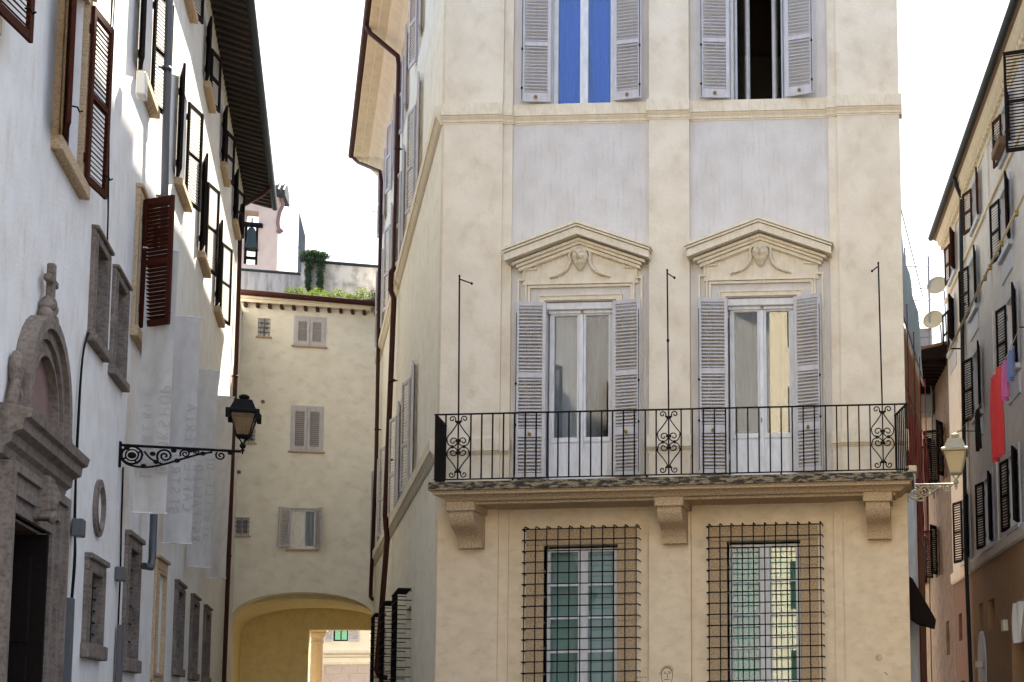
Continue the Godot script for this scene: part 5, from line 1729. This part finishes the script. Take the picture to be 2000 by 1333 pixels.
# ---------------------------------------------------------------- pipes and cables
func pipes_and_cables() -> void:
	pipe_run("downpipe", "dark brown downpipe on the palace flank, the nearer one", SD, [Vector3(-10.5, 19.36, 0.9), Vector3(-10.4, 19.1, 0.8), Vector3(-10.05, 18.45, 0.16), Vector3(-10.05, 18.2, 0.12), Vector3(-10.15, 12.9, 0.12), Vector3(-10.15, 12.75, 0.2), Vector3(-10.2, 12.3, 0.2), Vector3(-10.2, 12.1, 0.12), Vector3(-10.5, 6.6, 0.2), Vector3(-10.55, 6.0, 0.14), Vector3(-10.9, 2.75, 0.3), Vector3(-10.9, 2.6, 0.25), Vector3(-10.9, 2.55, 0.05)], 0.065, M.pipe_brown, [Vector3(-10.08, 16.0, 0.12), Vector3(-10.25, 10.0, 0.12), Vector3(-10.42, 8.0, 0.14)])
	pipe_run("downpipe", "thin dark downpipe where the palace flank meets the archway", SD, [Vector3(-19.3, 19.3, 0.85), Vector3(-18.9, 19.0, 0.7), Vector3(-17.1, 18.1, 0.16), Vector3(-16.95, 17.7, 0.12), Vector3(-16.8, 13.8, 0.12), Vector3(-16.5, 9.0, 0.12), Vector3(-17.9, 5.5, 0.12), Vector3(-18.3, 5.2, 0.1), Vector3(-18.6, 5.15, 0.02)], 0.055, M.pipe_brown, [Vector3(-16.8, 14.0, 0.12), Vector3(-16.55, 10.0, 0.12)])
	pipe_run("downpipe", "dark brown downpipe in the corner of the arched house and white palace", L2, [Vector3(13.2, 16.75, 0.75), Vector3(13.1, 16.5, 0.6), Vector3(12.6, 15.9, 0.12), Vector3(12.5, 15.5, 0.1), Vector3(12.6, 13.1, 0.1), Vector3(12.35, 7.2, 0.1), Vector3(12.0, 2.6, 0.1), Vector3(12.0, 0.1, 0.1)], 0.055, M.pipe_brown, [Vector3(12.5, 11.0, 0.1), Vector3(12.3, 6.0, 0.1)])
	pipe_run("downpipe", "grey downpipe descending the sunlit white palace wall", L2, [Vector3(-4.4, 16.75, 0.75), Vector3(-4.4, 16.4, 0.5), Vector3(-4.38, 16.0, 0.14), Vector3(-4.35, 13.0, 0.12), Vector3(-4.1, 10.65, 0.12), Vector3(-3.9, 9.5, 0.12), Vector3(-3.75, 5.0, 0.12), Vector3(-3.75, 4.15, 0.12), Vector3(-3.9, 4.0, 0.12), Vector3(-4.1, 4.0, 0.05)], 0.055, M.pipe_grey, [Vector3(-4.3, 12.0, 0.12), Vector3(-3.95, 10.0, 0.12)])
	pipe_run("downpipe", "dark downpipe with bent neck on the alley house", RW, [Vector3(-9.7, 15.1, 0.36), Vector3(-9.85, 15.0, 0.3), Vector3(-10.2, 14.75, 0.1), Vector3(-10.4, 14.0, 0.1), Vector3(-10.7, 10.6, 0.1), Vector3(-10.75, 5.3, 0.14), Vector3(-10.7, 2.1, 0.1), Vector3(-10.7, 0.1, 0.1)], 0.055, M.gutter_dark, [Vector3(-10.55, 12.0, 0.1), Vector3(-10.74, 8.0, 0.1)])
	# bundles of cable on the white palace
	var cab := thing("cable_bundle", "tangled thin cables hanging down the white palace wall", "cable", L1)
	for k in 3:
		var s := tool()
		var line := []
		for i in 16:
			var t := i / 15.0
			line.append(Vector3(lerpf(-7.95, -7.55, t) + 0.05 * sin(t * 9.0 + k * 2.1) * (0.4 + t), lerpf(12.4, 8.0, t), 0.03 + 0.02 * sin(t * 7.0 + k)))
		tube(s, line, 0.007, 5)
		part("strand", s, M.iron, cab)
	var c2 := thing("cable_run", "black cable and junction box between portal and barred window", "cable", L1)
	for k in 2:
		var s := tool()
		var line := []
		for p in smooth_line([Vector3(-8.3, 6.6, 0.02), Vector3(-8.72, 6.1, 0.03), Vector3(-8.84 - 0.04 * k, 5.0, 0.04), Vector3(-8.83 + 0.05 * k, 4.1, 0.04), Vector3(-8.78 - 0.06 * k, 3.5, 0.06), Vector3(-8.9, 2.0, 0.03), Vector3(-8.9, 0.2, 0.03)], 6):
			line.append(p)
		tube(s, line, 0.012, 6)
		part("strand", s, M.iron, c2)
	var jb := tool()
	cbx(jb, -8.86, -8.68, 3.86, 4.08, 0.02, 0.14, 0.012)
	part("junction_box", jb, M.pipe_grey, c2)
	jb = tool()
	cbx(jb, -9.0, -8.84, 0.2, 3.1, 0.0, 0.09, 0.008)
	part("conduit_cover", jb, M.pipe_grey, c2)
	var c3 := thing("lamp_cable", "cable with grey box running down below the lantern bracket", "cable", L1)
	jb = tool()
	tube(jb, [Vector3(-5.5, 5.3, 0.02), Vector3(-5.44, 4.4, 0.02), Vector3(-5.43, 3.8, 0.03), Vector3(-5.36, 2.2, 0.02), Vector3(-5.3, 0.2, 0.02)], 0.012, 6)
	part("strand", jb, M.iron, c3)
	jb = tool()
	cbx(jb, -5.72, -5.5, 3.62, 3.82, 0.0, 0.12, 0.012)
	part("junction_box", jb, M.pipe_grey, c3)
	jb = tool()
	cbx(jb, -5.5, -5.36, 0.2, 3.0, 0.03, 0.10, 0.008)
	part("conduit_cover", jb, M.pipe_grey, c3)
	jb = tool()
	cbx(jb, -6.55, -6.3, 10.55, 10.9, 0.0, 0.12, 0.015)
	var al := part("alarm_box", jb, M.white_plastic, self, L2)
	tag(al, "small white box mounted under the nearest sunlit window", "box")

# ---------------------------------------------------------------- things on the roofs
func leaves(s: SurfaceTool, c: Vector3, r: Vector3, n: int, size: float, a: Color, b: Color, droop := 0.0) -> void:
	for i in n:
		var d := Vector3(rng.randfn(), rng.randfn(), rng.randfn()).normalized() * pow(rng.randf(), 0.4)
		var p := c + Vector3(d.x * r.x, d.y * r.y, d.z * r.z)
		var u := Vector3(rng.randfn(), rng.randfn() - droop, rng.randfn()).normalized() * size * rng.randf_range(0.6, 1.4)
		var v := u.cross(Vector3(rng.randfn(), rng.randfn(), rng.randfn()).normalized()).normalized() * size * 0.35
		s.set_color(a.lerp(b, rng.randf()))
		tri(s, p, p + u * 0.5 + v, p + u)
		tri(s, p, p + u, p + u * 0.5 - v)

func roof_things() -> void:
	# terrace walls behind the arched house
	var t := thing("terrace_wall", "grey stained roof terrace wall with dark coping above the arched house", "wall", AR)
	var s := tool()
	bx(s, -2.5, 1.5, 14.2, 16.2, -2.3, -2.0)
	part("parapet", s, M.parapet, t)
	s = tool()
	bx(s, -5.2, -2.5, 14.2, 15.85, -2.6, -2.3)
	part("side_parapet", s, M.terrace, t)
	s = tool()
	cbx(s, -2.55, 1.55, 16.2, 16.29, -2.36, -1.94, 0.015)
	cbx(s, -5.2, -2.55, 15.85, 15.93, -2.66, -2.25, 0.015)
	part("coping", s, M.gutter_dark, t)
	var sh := thing("trailing_shrub", "dark green shrub trailing over the roof terrace wall", "plant", AR)
	s = tool()
	var dk := Color(0.02, 0.045, 0.025)
	var md := Color(0.07, 0.13, 0.06)
	leaves(s, Vector3(-2.13, 16.42, -1.9), Vector3(0.46, 0.14, 0.3), 2200, 0.06, dk, md)
	leaves(s, Vector3(-2.13, 16.25, -1.75), Vector3(0.40, 0.12, 0.15), 900, 0.06, dk, md, 0.6)
	for q in [[-2.28, 0.11], [-1.93, 0.12]]:
		for k in 9:
			leaves(s, Vector3(q[0] + 0.02 * sin(k * 1.7), 16.1 - k * 0.1, -1.85), Vector3(q[1] * (1.0 - k * 0.05), 0.1, 0.12), 150, 0.06, dk, md, 1.0)
	part("foliage", s, M.leaf, sh)
	s = tool()
	for x in [-2.25, -1.98]:
		tube(s, [Vector3(x, 15.1, -1.9), Vector3(x + 0.03, 15.7, -1.88), Vector3(x, 16.4, -1.95)], 0.015, 6)
	part("stem", s, M.rafter, sh)
	var gd := thing("roof_edge_plants", "bright green weeds growing along the arched house gutter", "plant", AR)
	gd.set_meta("kind", "stuff")
	s = tool()
	for k in 26:
		var x := -2.6 + k * 0.105
		var tall := 0.09 + 0.13 * absf(sin(k * 0.55 + 0.4)) + (0.1 if k > 18 else 0.0)
		leaves(s, Vector3(x, 14.46 + tall * 0.6, -0.1 + 0.15 * sin(k * 2.0)), Vector3(0.12, tall, 0.25), 130, 0.05, Color(0.10, 0.19, 0.03), Color(0.36, 0.44, 0.08), -0.8)
	leaves(s, Vector3(-0.02, 14.35, 0.25), Vector3(0.26, 0.4, 0.2), 1100, 0.055, Color(0.05, 0.09, 0.03), Color(0.22, 0.22, 0.06), 0.5)
	part("foliage", s, M.leaf, gd)
	# upright panel and its stay
	var p := thing("roof_panel", "tall narrow blue grey panel standing on the far roof", "panel", AR)
	s = tool()
	prism(s, PackedVector2Array([Vector2(-2.87, 16.0), Vector2(-2.87, 18.6), Vector2(-2.66, 17.75), Vector2(-2.66, 16.0)]), -4.06, -4.0)
	part("sheet", s, M.pipe_grey, p)
	s = tool()
	tube(s, [Vector3(-2.84, 17.4, -4.03), Vector3(-3.9, 16.0, -4.2)], 0.008, 5)
	part("stay_wire", s, M.steel, p)
	# bell gable
	var g2 := thing("bell_tower", "pinkish bell tower with tiled cap and scrolled side beyond the eaves", "tower", AR)
	s = tool()
	bx(s, -4.70, -4.06, 13.0, 20.55, -8.6, -8.0)
	bx(s, -6.2, -5.15, 13.0, 20.55, -8.6, -8.0)
	bx(s, -5.15, -4.70, 13.0, 17.9, -8.6, -8.0)
	bx(s, -5.15, -4.70, 19.9, 20.55, -8.6, -8.0)
	part("masonry", s, M.pink_stone, g2)
	s = tool()
	mould(s, [Vector2(-8.9, 20.5), Vector2(-7.7, 20.5), Vector2(-7.65, 20.6), Vector2(-8.0, 20.95), Vector2(-8.3, 21.1), Vector2(-8.6, 20.95), Vector2(-8.95, 20.6)], -6.4, -3.82)
	part("tiled_cap", s, M.gutter_dark, g2)
	for i in 7:
		s = tool()
		tube(s, [Vector3(-4.9 + i * 0.17, 20.64, -7.66), Vector3(-4.9 + i * 0.17, 21.0, -8.05)], 0.055, 8)
		part("roof_tile", s, M.gutter_dark, g2)
	s = tool()
	var line := []
	for q in smooth_line([Vector2(-3.98, 20.45), Vector2(-3.93, 20.2), Vector2(-4.02, 19.9), Vector2(-4.06, 19.5), Vector2(-3.98, 19.2)], 6):
		line.append(Vector3(q.x, q.y, -7.98))
	tube(s, line, 0.06, 8)
	for q in spiral(Vector2(-4.0, 19.2), 0.1, 0.02, 0.0, TAU * 1.5, 18):
		ball(s, Vector3(q.x, q.y, -7.96), Vector3(0.035, 0.035, 0.05), 4)
	part("volute", s, M.mauve_wall, g2)
	var bl := thing("bell", "dark bronze bell hanging in the tower opening", "bell", AR)
	s = tool()
	lathe(s, [Vector2(0.0, 19.25), Vector2(0.09, 19.22), Vector2(0.14, 19.1), Vector2(0.155, 18.8), Vector2(0.19, 18.55), Vector2(0.235, 18.42), Vector2(0.21, 18.42), Vector2(0.15, 18.6)], Vector3(-4.90, 0, -7.92), 20)
	part("body", s, M.bell_metal, bl)
	s = tool()
	cbx(s, -5.2, -4.55, 19.28, 19.42, -8.02, -7.84, 0.015)
	tube(s, [Vector3(-4.9, 19.2, -7.92), Vector3(-4.9, 19.6, -7.92)], 0.025, 6)
	part("yoke", s, M.iron, bl)
	s = tool()
	for x in [-5.1, -4.74]:
		cbx(s, x - 0.04, x + 0.04, 17.9, 19.4, -8.1, -8.0, 0.01)
	cbx(s, -5.14, -4.70, 18.1, 18.2, -8.1, -8.0, 0.01)
	part("stand", s, M.iron, bl)
	# aerial on the palace eaves
	var ae := thing("aerial", "small blue aerial sticking out beside the thin downpipe", "aerial", AR)
	s = tool()
	tube(s, [Vector3(-0.62, 18.14, -2.0), Vector3(-0.1, 18.06, -2.0)], 0.012, 5)
	tube(s, [Vector3(-0.5, 18.12, -2.0), Vector3(-0.1, 17.98, -2.0)], 0.010, 5)
	tube(s, [Vector3(-0.1, 18.1, -2.0), Vector3(-0.1, 16.2, -2.1)], 0.014, 5)
	part("rod", s, M.steel, ae)

# ---------------------------------------------------------------- washing in the alley
func laundry() -> void:
	var pole := thing("clothes_pole", "long white pole with yellow clips slanting along the alley house", "pole", RW)
	var s := tool()
	tube(s, [Vector3(0.5, 11.05, 0.42), Vector3(-10.9, 10.85, 0.42)], 0.028, 8)
	part("shaft", s, M.rope, pole)
	for x in [-1.5, -3.1, -4.5, -5.2]:
		s = tool()
		cbx(s, x - 0.04, x + 0.04, 11.0 + x * 0.017 - 0.06, 11.0 + x * 0.017 + 0.06, 0.38, 0.46, 0.008)
		part("clip", s, M.brass, pole)
	s = tool()
	tube(s, [Vector3(-10.8, 10.87, 0.02), Vector3(-10.8, 10.87, 0.45)], 0.02, 6)
	part("holder", s, M.iron, pole)
	var line := thing("clothes_line", "clothes line with hooks carrying washing on the alley house", "rope", RW)
	s = tool()
	var pts := []
	for i in 17:
		var t := i / 16.0
		pts.append(Vector3(lerpf(-8.6, -0.6, t), lerpf(8.15, 8.45, t) - 0.22 * sin(t * PI), 0.6))
	tube(s, pts, 0.008, 5)
	part("rope", s, M.rope, line)
	for x in [-8.6, -0.6]:
		s = tool()
		tube(s, [Vector3(x, 8.2 if x < -5 else 8.45, 0.0), Vector3(x, 8.2 if x < -5 else 8.45, 0.62)], 0.012, 6)
		part("arm", s, M.iron, line)
	var cloths := [["red_cloth", "long bright red cloth hanging from the alley clothes line", Vector3(-3.5, 8.2, 0.62), Vector3(0.95, 0.05, 0.0), 1.75, M.red_cloth, 4.0, 0.06], ["pink_shirt", "magenta shirt hanging behind the red cloth", Vector3(-2.35, 8.2, 0.6), Vector3(0.55, 0.04, 0), 0.75, M.pink_cloth, 3.0, 0.05], ["blue_shirt", "blue cloth hanging beside the magenta shirt", Vector3(-1.75, 8.25, 0.6), Vector3(0.5, 0.04, 0), 0.55, M.blue_cloth, 3.0, 0.05]]
	for c in cloths:
		s = tool()
		sheet(s, c[2], c[3], c[4], c[6], c[7], Vector3(0, 0, 1), 0.15, 24, 12)
		var o := part(c[0], s, c[5], self, RW)
		tag(o, c[1], "cloth", "washing on the alley line")
	s = tool()
	for k in 2:
		sheet(s, Vector3(-5.8 + k * 0.3, 7.98, 0.6), Vector3(0.24, 0, 0), 0.85, 1.0, 0.03, Vector3(0, 0, 1), 0.2, 8, 8)
	sheet(s, Vector3(-5.8, 8.05, 0.6), Vector3(0.54, 0, 0), 0.2, 1.0, 0.03, Vector3(0, 0, 1), 0.0, 8, 4)
	tag(part("black_trousers", s, M.black_cloth, self, RW), "black trousers hanging on the alley line below the louvred shutter", "trousers", "washing on the alley line")
	s = tool()
	sheet(s, Vector3(-2.0, 3.45, 0.6), Vector3(0.9, 0, 0), 0.75, 2.0, 0.05, Vector3(0, 0, 1), 0.1, 16, 10)
	tag(part("white_towel", s, M.white_cloth, self, RW), "white towel hanging low at the alley's right edge", "towel", "washing on the alley line")
	var rk := thing("drying_rack", "small wall rack holding the white towel in the alley", "rack", RW)
	s = tool()
	tube(s, [Vector3(-2.05, 3.46, 0.0), Vector3(-2.05, 3.46, 0.62), Vector3(-1.05, 3.46, 0.62), Vector3(-1.05, 3.46, 0.0)], 0.012, 6)
	part("bar", s, M.steel, rk)
